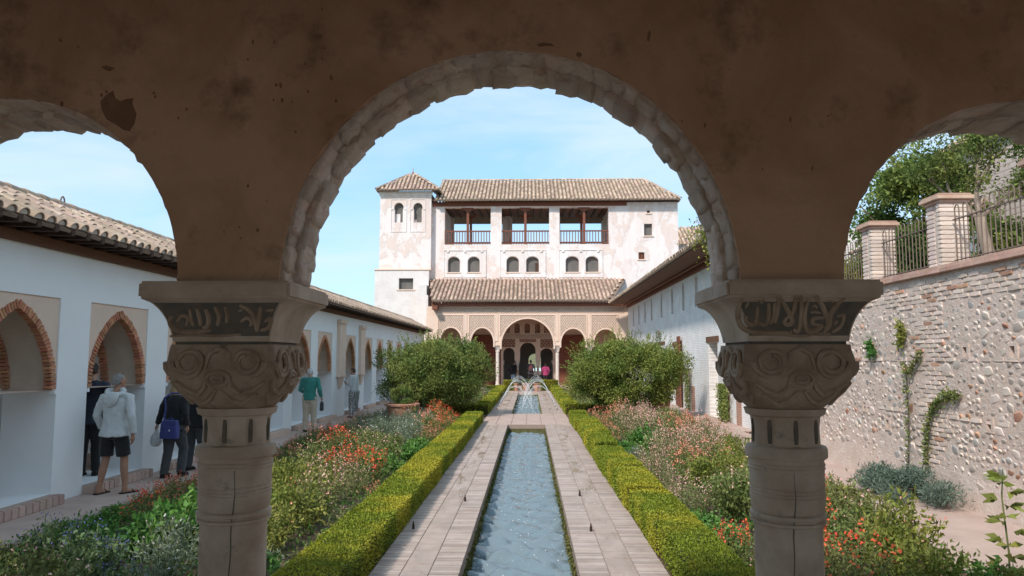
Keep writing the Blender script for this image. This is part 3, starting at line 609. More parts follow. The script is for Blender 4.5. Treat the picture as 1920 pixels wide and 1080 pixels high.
def tile_roof(parent, e0, e1, ridge, pitch=.245, row=.36, left=None, right=None, eave_parts=0, part_from=0, name='roof_tiles', sag=.02, mortar=True, jit=1.0, base=True, skip_eave=False):
    """rows of barrel tiles over a bed; left/right give the hip: how far the edge moves in per metre up the slope.
    the first row can be single tile objects (eave_parts of them, the nearest to part_from along the eave)"""
    e0, u, v, n, L_, S = roof_frame(e0, e1, ridge); nr = int(S / row) + 1; nc = int(L_ / pitch); lf = left or 0; rt = right or 0
    M3 = Matrix((u, v, n)).transposed()
    bed = MB(); bt = .05
    q = [e0 - v * .02, e0 + u * L_ - v * .02, e0 + u * (L_ - rt * S) + v * S, e0 + u * (lf * S) + v * S]
    bed.add([p for p in q] + [p - n * bt for p in q], [(0, 1, 2, 3), (7, 6, 5, 4), (0, 4, 5, 1), (1, 5, 6, 2), (2, 6, 7, 3), (3, 7, 4, 0)]); bo = bed.build('roof_deck', 'tile_bed', parent) if base else None
    tm = tile_mb(pitch * .74, row * 1.16, 5); pan = []; stuff = MB(); mo = MB(); objs = []
    mesh_t = tile_mb(pitch * .78, row * 1.16, 7).mesh('eave_tile', 'roof_tile', smooth=50)
    for r in range(nr):
        h = r * row
        for c in range(int(math.floor(min(0, lf * h) / pitch)), nc + int(math.ceil(max(0, -rt * h) / pitch))):
            s = (c + .5) * pitch; h = r * row
            if s < lf * (h + row * .6) or s > L_ - rt * (h + row * .6) or h > S - row * .35: continue
            p = e0 + u * (s + random.uniform(-.008, .008) * jit) + v * (h - .03 + random.uniform(-.018, .018) * jit) + n * (.012 + random.uniform(0, .012) * jit + .012)
            tilt = .045 + random.uniform(-.02, .02); tw = random.uniform(-.03, .03) * jit
            vv_ = (v * math.cos(tilt) + n * -math.sin(tilt) * -0 + u * tw).normalized(); uu = (u - vv_ * u.dot(vv_)).normalized(); nn = uu.cross(vv_)
            if nn.z < 0: nn = -nn
            if r == 0 and eave_parts and abs(s - part_from) < eave_parts * pitch and not skip_eave:
                m3 = Matrix((uu, vv_, nn)).transposed(); objs.append((p, m3))
            else:
                stuff.add([p + uu * a[0] + vv_ * a[1] + nn * (a[2]) for a in tm.v], tm.f)
            if r == 0 and mortar:
                k = 6; ww = pitch * .30; cpt = p + vv_ * .02
                mo.add([cpt + uu * (-ww * math.cos(pi * i / k)) + nn * (ww * .85 * math.sin(pi * i / k)) for i in range(k + 1)], [tuple(range(k + 1))])
    for p, m3 in objs:
        o = link('eave_tile', mesh_t, None, parent, p - org(parent)); o.rotation_euler = m3.to_euler()
    o = stuff.build(name, 'roof_tile', parent, smooth=50, fix=False); o['kind'] = 'stuff'
    if mortar: o = mo.build('tile_mortar', 'tile_mortar', parent); o['kind'] = 'stuff'
def ridge_tiles(parent, a, b, w=.22, row=.36):
    a, b = Vector(a), Vector(b); d = (b - a); L_ = d.length; d.normalize(); u = d.cross(Vector((0, 0, 1))).normalized(); n = u.cross(d); n = -n if n.z < 0 else n
    tm = tile_mb(w, row * 1.12, 6); k = MB()
    for i in range(int(L_ / row)):
        p = a + d * i * row + n * (.02 + random.uniform(0, .012)); k.add([p + u * q[0] + d * q[1] + n * q[2] for q in tm.v], tm.f)
    o = k.build('ridge_tiles', 'roof_tile', parent, smooth=50, fix=False); o['kind'] = 'stuff'

# ================================================================== left: white arcaded passage
XL = -6.57; XLB = -7.32
lb = thing('white_arcade_building', 'long low whitewashed building with pointed brick arches along the left walkway', 'building', (XL, 25, 0))
y1 = 47.0; wallz = 3.62; IMP = 1.56; PT = 2.84; FZ = .15
bays = [(8.73 - 2.45, 8.73 - .73), (8.73, 10.45)] + [(11.18 + 2.45 * i, 11.18 + 2.45 * i + 1.72) for i in range(6)] + [(27.0, 28.6)] + [(30.1 + 2.4 * i, 31.6 + 2.4 * i) for i in range(7)]
b = MB(); b.prism([(4.0, .0), (4.0, wallz), (y1, wallz), (y1, .0)], [rect(a, c, FZ, PT) for a, c in bays], 'X', XL, XLB); b.build('wall', 'white_wall', lb)
bk_count = 0; bk_mesh = MB().bbox(-.058, .058, -.052, .052, -.0205, .0205, .004).mesh('arch_brick', 'arch_brick')
for i, (a, c) in enumerate(bays):
    ha = a + .05; hc = c - .05
    pan = MB(); pan.prism(rect(a + .001, c - .001, IMP, PT - .001), [arch(ha, hc, IMP + .0005, IMP + .02, PT - .12, 18, True)], 'X', XL - .022, XLB + .02)
    po = pan.build('arch_panel', 'peach', lb)
    # jamb lining between the two brick edges
    jl = MB(); A = arch(ha - .002 + .004, hc - .004 + .002, IMP, IMP + .02, PT - .124, 22, True)
    n = len(A); jl.v = [(XL - .06, u, z) for u, z in A] + [(XLB + .06, u, z) for u, z in A]; jl.f = [(k, k + 1, k + 1 + n, k + n) for k in range(n - 1)]; jl.m = [0] * len(jl.f)
    jl.build('arch_lining', 'jamb_plaster', po)
    for yy, s in ((a, 1), (c, -1)):
        q = sorted((yy - s * .0, yy + s * .05)); MB().box(XLB - .01, XL + .012, q[0] - (.002 if s > 0 else 0), q[1] + (.002 if s < 0 else 0), IMP - .055, IMP - .002).build('impost_moulding', 'white_wall', lb)
    # brick edging, front and back of the arch
    cu = (ha + hc) / 2; aa = (hc - ha) / 2; h = PT - .14 - IMP; rr = (aa * aa + h * h) / (2 * aa); t1 = math.atan2(h, rr - aa); nb = 27 if i < 8 else 22
    single = i in (1, 2); far = MB()
    for face, X in (('front', XL - .022 - .035), ('back', XLB + .075)):
        if face == 'back' and i > 8: continue
        for sgn in (-1, 1):
            for k in range(nb):
                th = t1 * (k + .5) / nb; rad = rr - .012
                yy = cu + sgn * (rad * math.cos(th) - (rr - aa)); z = IMP + .02 + rad * math.sin(th); ang = th if sgn > 0 else pi - th
                if single and (face == 'front' or i == 2):
                    link('arch_brick', bk_mesh, None, lb, Vector((X, yy, z)) - org(lb), (-(pi / 2 - ang) * -1 * -1 + pi / 2 * 0 + 0, 0, 0) if False else (ang, 0, 0), (random.uniform(.85, 1.05), random.uniform(.95, 1.25), 1)); bk_count += 1
                else:
                    er = Vector((0, math.cos(ang), math.sin(ang))); et = Vector((0, -math.sin(ang), math.cos(ang)))
                    far.obox((X, yy, z), (random.uniform(.05, .06), 0, 0), er * random.uniform(.045, .06), et * .0195)
    if far.v: o = far.build('arch_bricks', 'arch_brick', lb); o['kind'] = 'stuff'
    # raised threshold with a brick nosing
    if c < 35:
        MB().box(XLB - 1.6, XL + .09, a + .006, c - .006, .0, FZ - .002).build('threshold', 'pavement', lb)
        x = a - .02; nbk = int((c - a + .04) / .135); 
        for k in range(nbk):
            if i in (1, 2, 3): MB().bbox(XL + .092, XL + .20, a - .02 + k * .135, a - .02 + k * .135 + .125, .02, FZ + random.uniform(-.004, .004), .008).build('nosing_brick', 'step_brick', lb)
        if i not in (1, 2, 3): MB().box(XL + .092, XL + .2, a - .02, c + .02, .02, FZ).build('nosing', 'step_brick', lb)
# pilasters of the mirador in the middle of the wall
for (ya, yb, zt) in ((25.75, 26.6, 3.32), (29.05, 29.75, 3.26)):
    p = MB(); p.box(XL + .001, XL + .11, ya, yb, 1.45, zt - .12); p.box(XL + .002, XL + .16, ya - .03, yb + .03, zt - .12, zt); p.box(XL + .002, XL + .13, ya - .02, yb + .02, 1.36, 1.45); po = p.build('pilaster', 'stucco', lb)
    MB().rings([[(XL + .001, ya + .1, 1.36), (XL + .11, ya + .1, 1.36), (XL + .11, yb - .1, 1.36), (XL + .001, yb - .1, 1.36)], [(XL + .001, ya + .25, .98), (XL + .03, ya + .25, .98), (XL + .03, yb - .25, .98), (XL + .001, yb - .25, .98)]]).build('bracket', 'stucco', po)
# passage floor, outer wall added to block sun, with few small windows
MB().prism([(4, FZ), (4, 3.6), (y1, 3.6), (y1, FZ)], [arch(6.2 + 4.9 * k, 7.0 + 4.9 * k, 1.0, 1.9, 2.35, 10) for k in range(3, 8)], 'X', -8.9, -8.6).build('sun_block_wall', 'white_wall', lb)
MB().box(-8.9, XLB, 4, y1, -.2, FZ - .006).build('passage_floor', 'pavement', lb)
# roof
EX, EZ = -6.06, 3.70
MB().box(-8.3, XL + .02, 4, y1, wallz + .001, wallz + .07).build('wall_plate', 'wood_soffit', lb)
MB().box(XL + .003, XL + .09, 4, y1, wallz - .13, wallz - .0).build('eave_beam', 'wood_soffit', lb)
tile_roof(lb, (EX, 4.0, EZ), (EX, y1 + .2, EZ), (-7.25, 4, 4.28), eave_parts=118, part_from=6.6 + 13, name='roof_tiles')
bk = MB(); bk.add([(-7.25, 4, 4.27), (-7.25, y1, 4.27), (-9.15, y1, 3.61), (-9.15, 4, 3.61)], [(0, 1, 2, 3)]); bk.build('roof_back', 'tile_bed', lb)
ridge_tiles(lb, (-7.25, 4, 4.30), (-7.25, y1, 4.30))
raf = MB().bbox(-.32, .32, -.045, .045, -.05, .05, .006).mesh('rafter', 'wood_dark')
for k in range(122): link('rafter', raf, None, lb, Vector((-6.36, 4.2 + k * .35, wallz + .055)) - org(lb), (0, R(2), 0))
bo = MB(); bo.add([(EX + .01, 4, EZ - .055), (EX + .01, y1, EZ - .055), (XL, y1, wallz + .14), (XL, 4, wallz + .14)], [(0, 1, 2, 3)]); bo.build('eave_boards', 'wood_dark', lb)
vp = MB(); q = atX(113, 388, -7.2); vp.tube([(q.x, q.y, 4.2), (q.x, q.y, 4.42), (q.x, q.y + .02, 4.47), (q.x, q.y + .05, 4.49), (q.x, q.y + .08, 4.47), (q.x, q.y + .10, 4.42), (q.x, q.y + .10, 4.3)], .012, 6); vp.build('roof_hook', 'fence_iron', lb)

# ================================================================== far end: the palace
YP = 48.0; PF = .22
pt = thing('portico', 'carved stucco portico of five arches with tiled lean-to roof at the garden end', 'portico', (0, YP, 0))
zs3 = uz(647, YP); zs1 = uz(641, YP)
PA = [(825.7, 865.3, 614.5, 641), (883, 925, 615, 643), (940.5, 1037.5, 597.7, 647), (1052, 1097, 616.5, 644), (1113.7, 1157, 617.5, 643)]
PA = [(ux(a, YP), ux(c, YP), uz(t, YP), uz(s, YP)) for a, c, t, s in PA]
xl, xr = ux(814, YP), ux(1174, YP); ztop = uz(574, YP)
zsp = uz(648, YP)
out = [(xl, ztop), (xl, PF), (PA[0][0] - .001, PF)]
for i, (a, c, t, s) in enumerate(PA):
    out += arch(a, c, zsp if i not in (0, 4) else zsp, s, t, 28)
out += [(PA[4][1] + .001, PF), (xr, PF), (xr, ztop)]
# clean the end piers
out = [p for k, p in enumerate(out) if k == 0 or (abs(p[0] - out[k - 1][0]) + abs(p[1] - out[k - 1][1])) > 1e-5]
MB().prism(out, [], 'Y', YP, YP + .55).build('wall', 'stucco', pt)
# arch rims
for a, c, t, s in PA:
    A = arch(a - .0, c + .0, s - .25, s, t, 28); B = arch(a - .10, c + .10, s - .25, s, t + .10, 28)
    MB().prism(B + A[::-1], [], 'Y', YP - .045, YP + .02).build('arch_rim', 'stucco', pt)
# carved panels: sebka lace over the arches, frieze above
def panel(x0, x1, z0, z1, m, hole=None, nm='lace_panel', d=.022):
    A = [p for p in arch(*hole, 24) if p[1] > z0 + .001] if hole else None
    o = [(x0, z0), (x0, z1), (x1, z1), (x1, z0)]
    if A: o = [(x0, z0), (x0, z1), (x1, z1), (x1, z0), (min(x1 - .001, A[-1][0]), z0)] + A[::-1] + [(max(x0 + .001, A[0][0]), z0)]
    p = MB().prism(o, [], 'Y', YP - d, YP + .01).build(nm, m, pt)
    fr = MB(); w = .05
    for q in ((x0 - w, x0, z0 - w, z1 + w), (x1, x1 + w, z0 - w, z1 + w)): fr.box(q[0], q[1], YP - d - .03, YP + .01, q[2], q[3])
    fr.box(x0, x1, YP - d - .03, YP + .01, z1, z1 + w); fr.build('panel_frame', 'stucco', p)
zp0, zp1 = uz(628, YP), uz(591, YP)
for (i, l, r_) in ((0, 822, 869), (1, 880, 927), (3, 1051, 1099), (4, 1110, 1158)):
    a, c, t, s = PA[i]; panel(ux(l, YP), ux(r_, YP), s + .1, zp1, 'sebka', (a - .12, c + .12, s, s, t + .12))
a, c, t, s = PA[2]; panel(ux(938, YP), ux(1040, YP), uz(628, YP), zp1, 'sebka', (a - .12, c + .12, s, s, t + .12))
MB().box(xl + .12, xr - .12, YP - .02, YP + .01, uz(587, YP), uz(577.5, YP)).build('frieze', 'frieze', pt)
for px in (872.5, 931, 1044.5, 1105): x = ux(px, YP); MB().box(x - .10, x + .10, YP - .035, YP + .01, uz(640, YP), uz(588.5, YP)).build('pilaster_strip', 'stucco', pt)
# columns
def pcol(x, y_, z0, z1, r=.115, par=pt):
    c = thing('column', None, None, (x, y_, z0)); c.parent = par; c.location = Vector((x, y_, z0)) - org(par); WORLD[c.name] = Vector((x, y_, z0)); h = z1 - z0
    MB().lathe([(r * 1.5, 0), (r * 1.5, .07), (r * 1.25, .1), (r * 1.3, .14), (r, .17), (r * .96, h - .42), (r * 1.15, h - .40), (r * 1.15, h - .37), (r, h - .35)], (x, y_, z0), 16).build('shaft', 'marble', c, True)
    k = MB(); k.rings([[(x + s * q[0], y_ + s * q[1], z0 + zz) for q in ((-1, -1), (1, -1), (1, 1), (-1, 1))] for s, zz in ((r * 1.02, h - .36), (r * 1.1, h - .25), (r * 1.5, h - .14), (r * 1.55, h - .1))]); k.box(x - r * 1.75, x + r * 1.75, y_ - r * 1.75, y_ + r * 1.75, z0 + h - .098, z0 + h - .002); k.build('capital', 'marble', c)
mat('marble', (.76, .67, .60), (.68, .57, .49), 5, rough=.6)
for l, r_ in ((0, 1), (1, 2), (2, 3), (3, 4)): pcol((PA[l][1] + PA[r_][0]) / 2, YP + .27, PF, zsp)
MB().box(xl, xr, 47.3, 52, -.1, PF).build('floor', 'pavement', pt)
MB().box(xl - .2, xr + .1, YP + .55, 51.4, 5.25, 5.4).build('ceiling', 'wood_soffit', pt)
for x0, x1 in ((xl - .5, xl), (xr, xr + .3)): MB().box(x0, x1, YP - .0, 51.4, .0, 5.3).build('end_wall', 'stucco', pt)
# inner wall with three arches, lattice windows and carved bands
YI = 51.4; ix = lambda p: ux(p, YI); iz = lambda p: uz(p, YI)
IA = [(943.5, 965, 652, 664), (975, 1004, 642, 657), (1013, 1036.5, 653, 664)]
out = [(xl, 5.3), (xl, PF), (ix(IA[0][0]) - .05, PF)]
for a, c, t, s in IA: out += arch(ix(a), ix(c), iz(676), iz(s), iz(t), 18)
out += [(ix(1036.5) + .05, PF), (xr, PF), (xr, 5.3)]
MB().prism(out, [arch(ix(p - 5), ix(p + 5), iz(624.5), iz(611), iz(606), 10) for p in (969.5, 988.5, 1008)], 'Y', YI, YI + .5).build('inner_wall', 'stucco', pt)
for p in (969.5, 988.5, 1008):
    MB().prism(arch(ix(p - 5) + .002, ix(p + 5) - .002, iz(624.5) + .002, iz(611), iz(606) - .003, 10), [], 'Y', YI + .12, YI + .16).build('lattice_window', 'lattice', pt)
    A = arch(ix(p - 5), ix(p + 5), iz(624.5), iz(611), iz(606), 10); B = arch(ix(p - 7), ix(p + 7), iz(624.5), iz(611), iz(603), 10); MB().prism(B + A[::-1], [], 'Y', YI - .03, YI + .02).build('window_rim', 'stucco', pt)
for q in ((940, 956, 606, 624), (1020, 1038, 606, 624)): MB().box(ix(q[0]), ix(q[1]), YI - .02, YI + .01, iz(q[3]), iz(q[2])).build('lace_panel', 'lattice', pt)
for q in ((942, 966, 636, 651), (974, 1005, 636, 641.3), (1013, 1037, 636, 652)): MB().box(ix(q[0]), ix(q[1]), YI - .02, YI + .01, iz(q[3]), iz(q[2])).build('lace_panel', 'lattice', pt)
MB().box(ix(938), ix(1040), YI - .05, YI + .01, iz(635), iz(627)).build('cornice', 'frieze', pt)
for p in (970, 1008.5): pcol(ix(p), YI + .22, PF, iz(676), .09)
for p in (942, 1038): pcol(ix(p), YI + .22, PF, iz(676), .08)
for q in ((876, 939), (1041, 1104)): MB().box(ix(q[0]), ix(q[1]), YI - .06, YI + .01, PF, iz(628)).build('brick_lining', 'red_brick', pt)
# hall behind
hw = MB(); hw.prism([(-3.2, PF), (-3.2, 5.2), (3.2, 5.2), (3.2, PF)], [arch(-.08, .86, .75, 1.9, 2.36, 14)], 'Y', 58.3, 58.6); hw.build('hall_back_wall', 'gallery_wall', pt)
h2 = MB(); h2.box(-3.2, -3.0, YI + .5, 58.3, PF, 5.2); h2.box(3.0, 3.2, YI + .5, 58.3, PF, 5.2); h2.build('hall_side_wall', 'gallery_wall', pt)
MB().box(-3.2, 3.2, YI + .5, 58.6, 5.2, 5.4).build('hall_ceiling', 'wood_soffit', pt); MB().box(-3.2, 3.2, 52, 58.6, -.1, PF - .003).build('hall_floor', 'pavement', pt)
# lean-to roof
e0 = (-6.15, 47.4, uz(564, 47.4)); e1 = (5.15, 47.4, uz(564, 47.4)); zr_ = uz(524, 52)
tile_roof(pt, e0, e1, (-6.15, 52, zr_), pitch=.27, row=.36, left=-.15, right=-.29, name='roof_tiles')
MB().box(-6.2, 6.4, 47.62, 48.05, ztop + .001, ztop + .16).build('eave_beam', 'wood_red', pt)
rf = MB()
for k in range(58): x = -6.1 + k * .205; rf.box(x - .045, x + .045, 47.45, 48.0, ztop + .17, ztop + .28)
o = rf.build('rafter_ends', 'wood_red', pt); o['kind'] = 'stuff'
br = MB()
for k in range(30): x = -6.0 + k * .4; br.box(x - .05, x + .05, 47.9, 47.999, ztop - .07, ztop + .16)
MB().box(xl - .05, xl + .28, 47.3, 47.98, ztop - .25, ztop).build('corner_bracket', 'wood_red', pt)
# ---- upper storeys
pb = thing('palace', 'tall pink and white palace with tower, open wooden loggia and tiled roofs', 'building', (0, 52, 0))
YU = 52.0; X = lambda p: ux(p, YU); Z = lambda p: uz(p, YU)
bx = lambda p: 680 + p * .34375; by = lambda p: 300 + p * .34375          # pixels of the enlarged detail
xR = X(1275); zE = Z(by(232))
win = [(463, 528), (572, 637), (785, 852), (893, 962), (1110, 1182), (1220, 1290)]
logg = [(443, 697), (757, 1020), (1077, 1348)]
holes = [rect(X(bx(a)), X(bx(c)), Z(by(460)), Z(by(258))) for a, c in logg]
holes += [arch(X(bx(a)), X(bx(c)), Z(by(611)), Z(by(553)), Z(by(527)), 12) for a, c in win]
holes += [rect(X(bx(1543)), X(bx(1588)), Z(by(415)), Z(by(350))), arch(X(bx(1560)), X(bx(1577)), Z(by(292)), Z(by(281)), Z(by(275)), 8), rect(X(bx(1510)), X(bx(1543)), Z(by(543)), Z(by(505)))]
MB().prism([(X(800), 5.41), (X(800), zE), (xR, zE), (xR, 5.41)], holes, 'Y', YU, YU + .45).build('front_wall', 'palace_wall', pb)
def window(a, c, b0, t, par, kind, spring=None, Yw=YU, fx=X, fz=Z, dep=.24):
    x0, x1, z0, z1 = fx(bx(a)), fx(bx(c)), fz(by(b0)), fz(by(t))
    A = arch(x0 + .002, x1 - .002, z0 + .002, fz(by(spring)), z1 - .003, 12) if spring else rect(x0 + .002, x1 - .002, z0 + .002, z1 - .002)
    wnd = MB().prism(A, [], 'Y', Yw + dep, Yw + dep + .04).build('window', 'dim_pane', par)  # flat pane in place of the dim room inside
    MB().box(x0 - .09, x1 + .09, Yw - .07, Yw + .02, z0 - .075, z0 - .004).build('sill', 'stucco', wnd)
    return wnd
for k, (a, c) in enumerate(win):
    wnd = window(a, c, 611, 527, pb, 'arched', 553)
    if k == 3: MB().box(X(bx(942)), X(bx(962)) - .01, YU + .19, YU + .23, Z(by(610)), Z(by(560))).build('shutter', 'wood_dark', wnd)
window(1543, 1588, 415, 350, pb, 'r'); window(1560, 1577, 292, 275, pb, 'a', 281)
lw = window(1510, 1543, 543, 505, pb, 'r'); gr = MB()
for k in range(5):
    xx = X(bx(1510)) + k * (X(bx(1543)) - X(bx(1510))) / 4; gr.box(xx - .025, xx + .025, YU + .1, YU + .14, Z(by(543)), Z(by(505))); zz = Z(by(543)) + k * (Z(by(505)) - Z(by(543))) / 4; gr.box(X(bx(1510)), X(bx(1543)), YU + .145, YU + .17, zz - .025, zz + .025)
gr.build('lattice', 'wood_red', lw)
# raised white surrounds of the paired windows
for (l, r_, ws) in ((443, 668, win[0:2]), (750, 995, win[2:4]), (1075, 1308, win[4:6])):
    hs = [arch(X(bx(a)) - .03, X(bx(c)) + .03, Z(by(611)) - .1, Z(by(553)), Z(by(527)) + .04, 12) for a, c in ws]
    su = MB().prism(rect(X(bx(l)), X(bx(r_)), Z(by(640)), Z(by(494))), hs, 'Y', YU - .03, YU + .01).build('window_surround', 'palace_white', pb)
    fr = MB(); x0, x1, z1 = X(bx(l)), X(bx(r_)), Z(by(494)); fr.box(x0 - .06, x1 + .06, YU - .075, YU + .01, z1, z1 + .06); fr.box(x0 - .06, x0, YU - .06, YU + .01, Z(by(640)), z1); fr.box(x1, x1 + .06, YU - .06, YU + .01, Z(by(640)), z1)
    for q in (l + 20, (l + r_) / 2, r_ - 20): fr.box(X(bx(q)) - .07, X(bx(q)) + .07, YU - .10, YU - .031, z1 - .12, z1 + .0)
    fr.build('moulding', 'palace_white', su)
# loggia: posts, brackets, railings, floor, ceiling, rear piers
zf, zc2 = Z(by(460)), Z(by(258)); zrail = Z(by(390)); YL = 57.6
MB().box(X(820), X(1150), YU + .45, YL, zf - .25, zf - .01).build('loggia_floor', 'stucco', pb)
MB().add([(X(815), YU + .45, zc2 + .12), (X(1150), YU + .45, zc2 + .12), (X(1150), YL + .6, zc2 + .5), (X(815), YL + .6, zc2 + .5)], [(0, 1, 2, 3)]).build('loggia_ceiling', 'wood_red', pb)
for k in range(22):
    xx = X(818) + k * .56; MB().obox((xx, (YU + YL) / 2 + .3, zc2 + .24), (.05, 0, 0), (0, 2.9, .19), (0, -.004, .06)).build('ceiling_beam', 'wood_dark', pb)
YLz = lambda p: uz(p, YL)
for px in (840, 951, 1042, 1143): xx = ux(px, YL); MB().box(xx - .38, xx + .38, YL, YL + .4, zf - .3, zc2 + .5).build('rear_pier', 'palace_wall', pb)
MB().box(ux(838, YL), ux(1145, YL), YL + .05, YL + .35, YLz(by(300)) , zc2 + .55).build('rear_lintel', 'wood_dark', pb)
MB().box(ux(838, YL), ux(1145, YL), YL + .1, YL + .3, zf - .3, zf + .02).build('rear_kerb', 'palace_wall', pb)
MB().box(ux(838, YL), ux(845, YL), YU + .45, YL, zf, zc2 + .2).build('side_wall', 'palace_wall', pb)
MB().box(X(1148), X(1152), YU + .45, YL, zf, zc2 + .2).build('side_wall', 'palace_wall', pb)
def railing(x0, x1, yy, n, nm='railing'):
    t = thing(nm, None, None, ((x0 + x1) / 2, yy, zf)); t.parent = pb; t.location = Vector(((x0 + x1) / 2, yy, zf)) - org(pb); WORLD[t.name] = Vector(((x0 + x1) / 2, yy, zf))
    b = MB(); b.box(x0, x1, yy - .05, yy + .05, zrail, zrail + .09); b.box(x0, x1, yy - .04, yy + .04, zf + .06, zf + .13); b.build('rail', 'wood_red', t)
    bm_ = MB().box(-.028, .028, -.028, .028, 0, zrail - zf - .13).mesh('baluster', 'wood_red')
    for k in range(n): link('baluster', bm_, None, t, (x0 + (k + .5) * (x1 - x0) / n - (x0 + x1) / 2, 0, .13))
for (a, c), px in zip(logg, (570, 888, 1213)):
    x0, x1 = X(bx(a)), X(bx(c)); railing(x0, x1, YU + .1, 17); railing(x0 - .2, x1 + .2, YL - .25, 18)
    for yy in (YU + .12, YU + 2.9):
        xx = X(bx(px)); p = MB(); p.box(xx - .085, xx + .085, yy - .08, yy + .08, zf, zc2 - .28); p.box(xx - .11, xx + .11, yy - .1, yy + .1, zf, zf + .12); po = p.build('post', 'wood_red', pb)
        br = MB(); br.rings([[(xx - .10, yy - .07, zc2 - .28), (xx + .10, yy - .07, zc2 - .28), (xx + .10, yy + .07, zc2 - .28), (xx - .10, yy + .07, zc2 - .28)], [(xx - .42, yy - .07, zc2 - .08), (xx + .42, yy - .07, zc2 - .08), (xx + .42, yy + .07, zc2 - .08), (xx - .42, yy + .07, zc2 - .08)], [(xx - .42, yy - .07, zc2 + .0), (xx + .42, yy - .07, zc2 + .0), (xx + .42, yy + .07, zc2 + .0), (xx - .42, yy + .07, zc2 + .0)]]); br.build('bracket', 'wood_red', po)
MB().box(X(810), X(1178), YU - .14, YU - .002, Z(386.5), Z(379)).build('eave_beam', 'wood_red', pb)
rf = MB()
for k in range(68): xx = X(812) + k * .21; rf.box(xx - .05, xx + .05, YU - .5, YU, Z(378.5), Z(375.5))
o = rf.build('rafter_ends', 'wood_dark', pb); o['kind'] = 'stuff'
# body behind, roofs
MB().box(X(1150), xR, YU + .45, 60, 0, zE - .02).build('rear_block', 'palace_wall', pb)
MB().box(X(800), X(1150), YU + .45, YU + .6, 0.001, PF + .0).build('plinth', 'stucco', pb)
MB().box(X(800), X(1150), YU + 6.4, YU + 6.8, 5.5, zf - .3).build('rear_wall', 'palace_wall', pb)
ez = uz(375, 51.35); rz = uz(339, 56); e0x, e1x = ux(812, 51.35), ux(1281, 51.35); rx = ux(1211, 56)
tile_roof(pb, (e0x, 51.35, ez), (e1x, 51.35, ez), (e0x, 56, rz), pitch=.27, row=.37, right=(e1x - rx) / math.hypot(56 - 51.35, rz - ez), name='roof_tiles')
tile_roof(pb, (e1x, 51.35, ez), (e1x, 60.65, ez), (rx, 51.35, rz), pitch=.27, row=.37, left=(56 - 51.35) / math.hypot(e1x - rx, rz - ez), right=(56 - 51.35) / math.hypot(e1x - rx, rz - ez), name='roof_tiles')
MB().add([(e0x, 56, rz - .02), (rx, 56, rz - .02), (e1x, 60.65, ez), (e0x, 60.65, ez)], [(0, 1, 2, 3)]).build('roof_back', 'tile_bed', pb)
ridge_tiles(pb, (e0x, 56, rz + .03), (rx, 56, rz + .03)); ridge_tiles(pb, (e1x, 51.35, ez + .05), (rx, 56, rz + .05))
# ---- tower
tw = thing('tower', 'square whitewashed tower with hipped tile roof at the palace corner', 'tower', (ux(757, 51.5), 53.5, 0))
YT = 51.55; TX = lambda p: ux(p, YT); TZ = lambda p: uz(p, YT)
tx0, tx1 = TX(bx(85)), TX(bx(368)); tzE = TZ(by(176))
th_ = [(162, 215), (268, 320)]
hs = []
for a, c in th_:
    x0, x1 = TX(bx(a)), TX(bx(c)); w_ = x1 - x0; zsill = TZ(by(338)); zsp_ = TZ(by(268)); r_ = w_ * .5; cx = (x0 + x1) / 2; zc_ = zsp_ + r_ * .42
    hs.append([(x0 + .05, zsill), (x0 + .05, zsp_)] + [(cx - r_ * math.cos(R(-25 + 230 * i / 16)), zc_ + r_ * 1.08 * math.sin(R(-25 + 230 * i / 16))) for i in range(17)] + [(x1 - .05, zsp_), (x1 - .05, zsill)])
MB().prism([(tx0, TZ(by(600))), (tx0, tzE), (tx1, tzE), (tx1, TZ(by(600)))], hs, 'Y', YT, YT + .4).build('front_wall', 'palace_wall', tw)
b = MB(); b.box(tx0, tx0 + .3, YT + .4, 56, 0, tzE); b.box(tx1 - .3, tx1, YT + .4, 56, 0, tzE); b.box(tx0 + .3, tx1 - .3, 55.7, 56, 0, tzE); b.build('side_wall', 'palace_wall', tw)
for (a, c), h in zip(th_, hs):
    MB().prism([(u * .998 + h[0][0] * .002, z) for u, z in h], [], 'Y', YT + .28, YT + .32).build('window', 'dim_pane', tw)
    x0, x1, z0, z1 = TX(bx(a - 14)), TX(bx(c + 14)), TZ(by(390)), TZ(by(213)); fr = MB(); w_ = .045
    fr.box(x0 - w_, x0, YT - .035, YT + .01, z0, z1 + w_); fr.box(x1, x1 + w_, YT - .035, YT + .01, z0, z1 + w_); fr.box(x0, x1, YT - .035, YT + .01, z1, z1 + w_); fr.box(x0, x1, YT - .03, YT + .01, z0, z0 + w_)
    fr.box(x0 - .03, x0 + .12, YT - .05, YT + .01, TZ(by(268)), TZ(by(262))); fr.box(x1 - .12, x1 + .03, YT - .05, YT + .01, TZ(by(268)), TZ(by(262))); fr.build('window_frame', 'palace_white', tw)
cx_ = X(bx(190)); MB().box(TX(bx(168)), TX(bx(195)), YT + .24, YT + .275, TZ(by(335)), TZ(by(288))).build('inner_screen', 'palace_white', tw)
MB().box(TX(bx(268)), TX(bx(285)), YT + .24, YT + .275, TZ(by(336)), TZ(by(320))).build('inner_screen', 'palace_white', tw)
c = MB(); c.box(tx0 - .1, tx1 + .1, YT - .1, YT + .0, tzE - .08, tzE + .1); c.box(tx0 - .05, tx1 + .05, YT - .05, YT + .0, tzE - .2, tzE - .081); c.build('cornice', 'palace_white', tw)
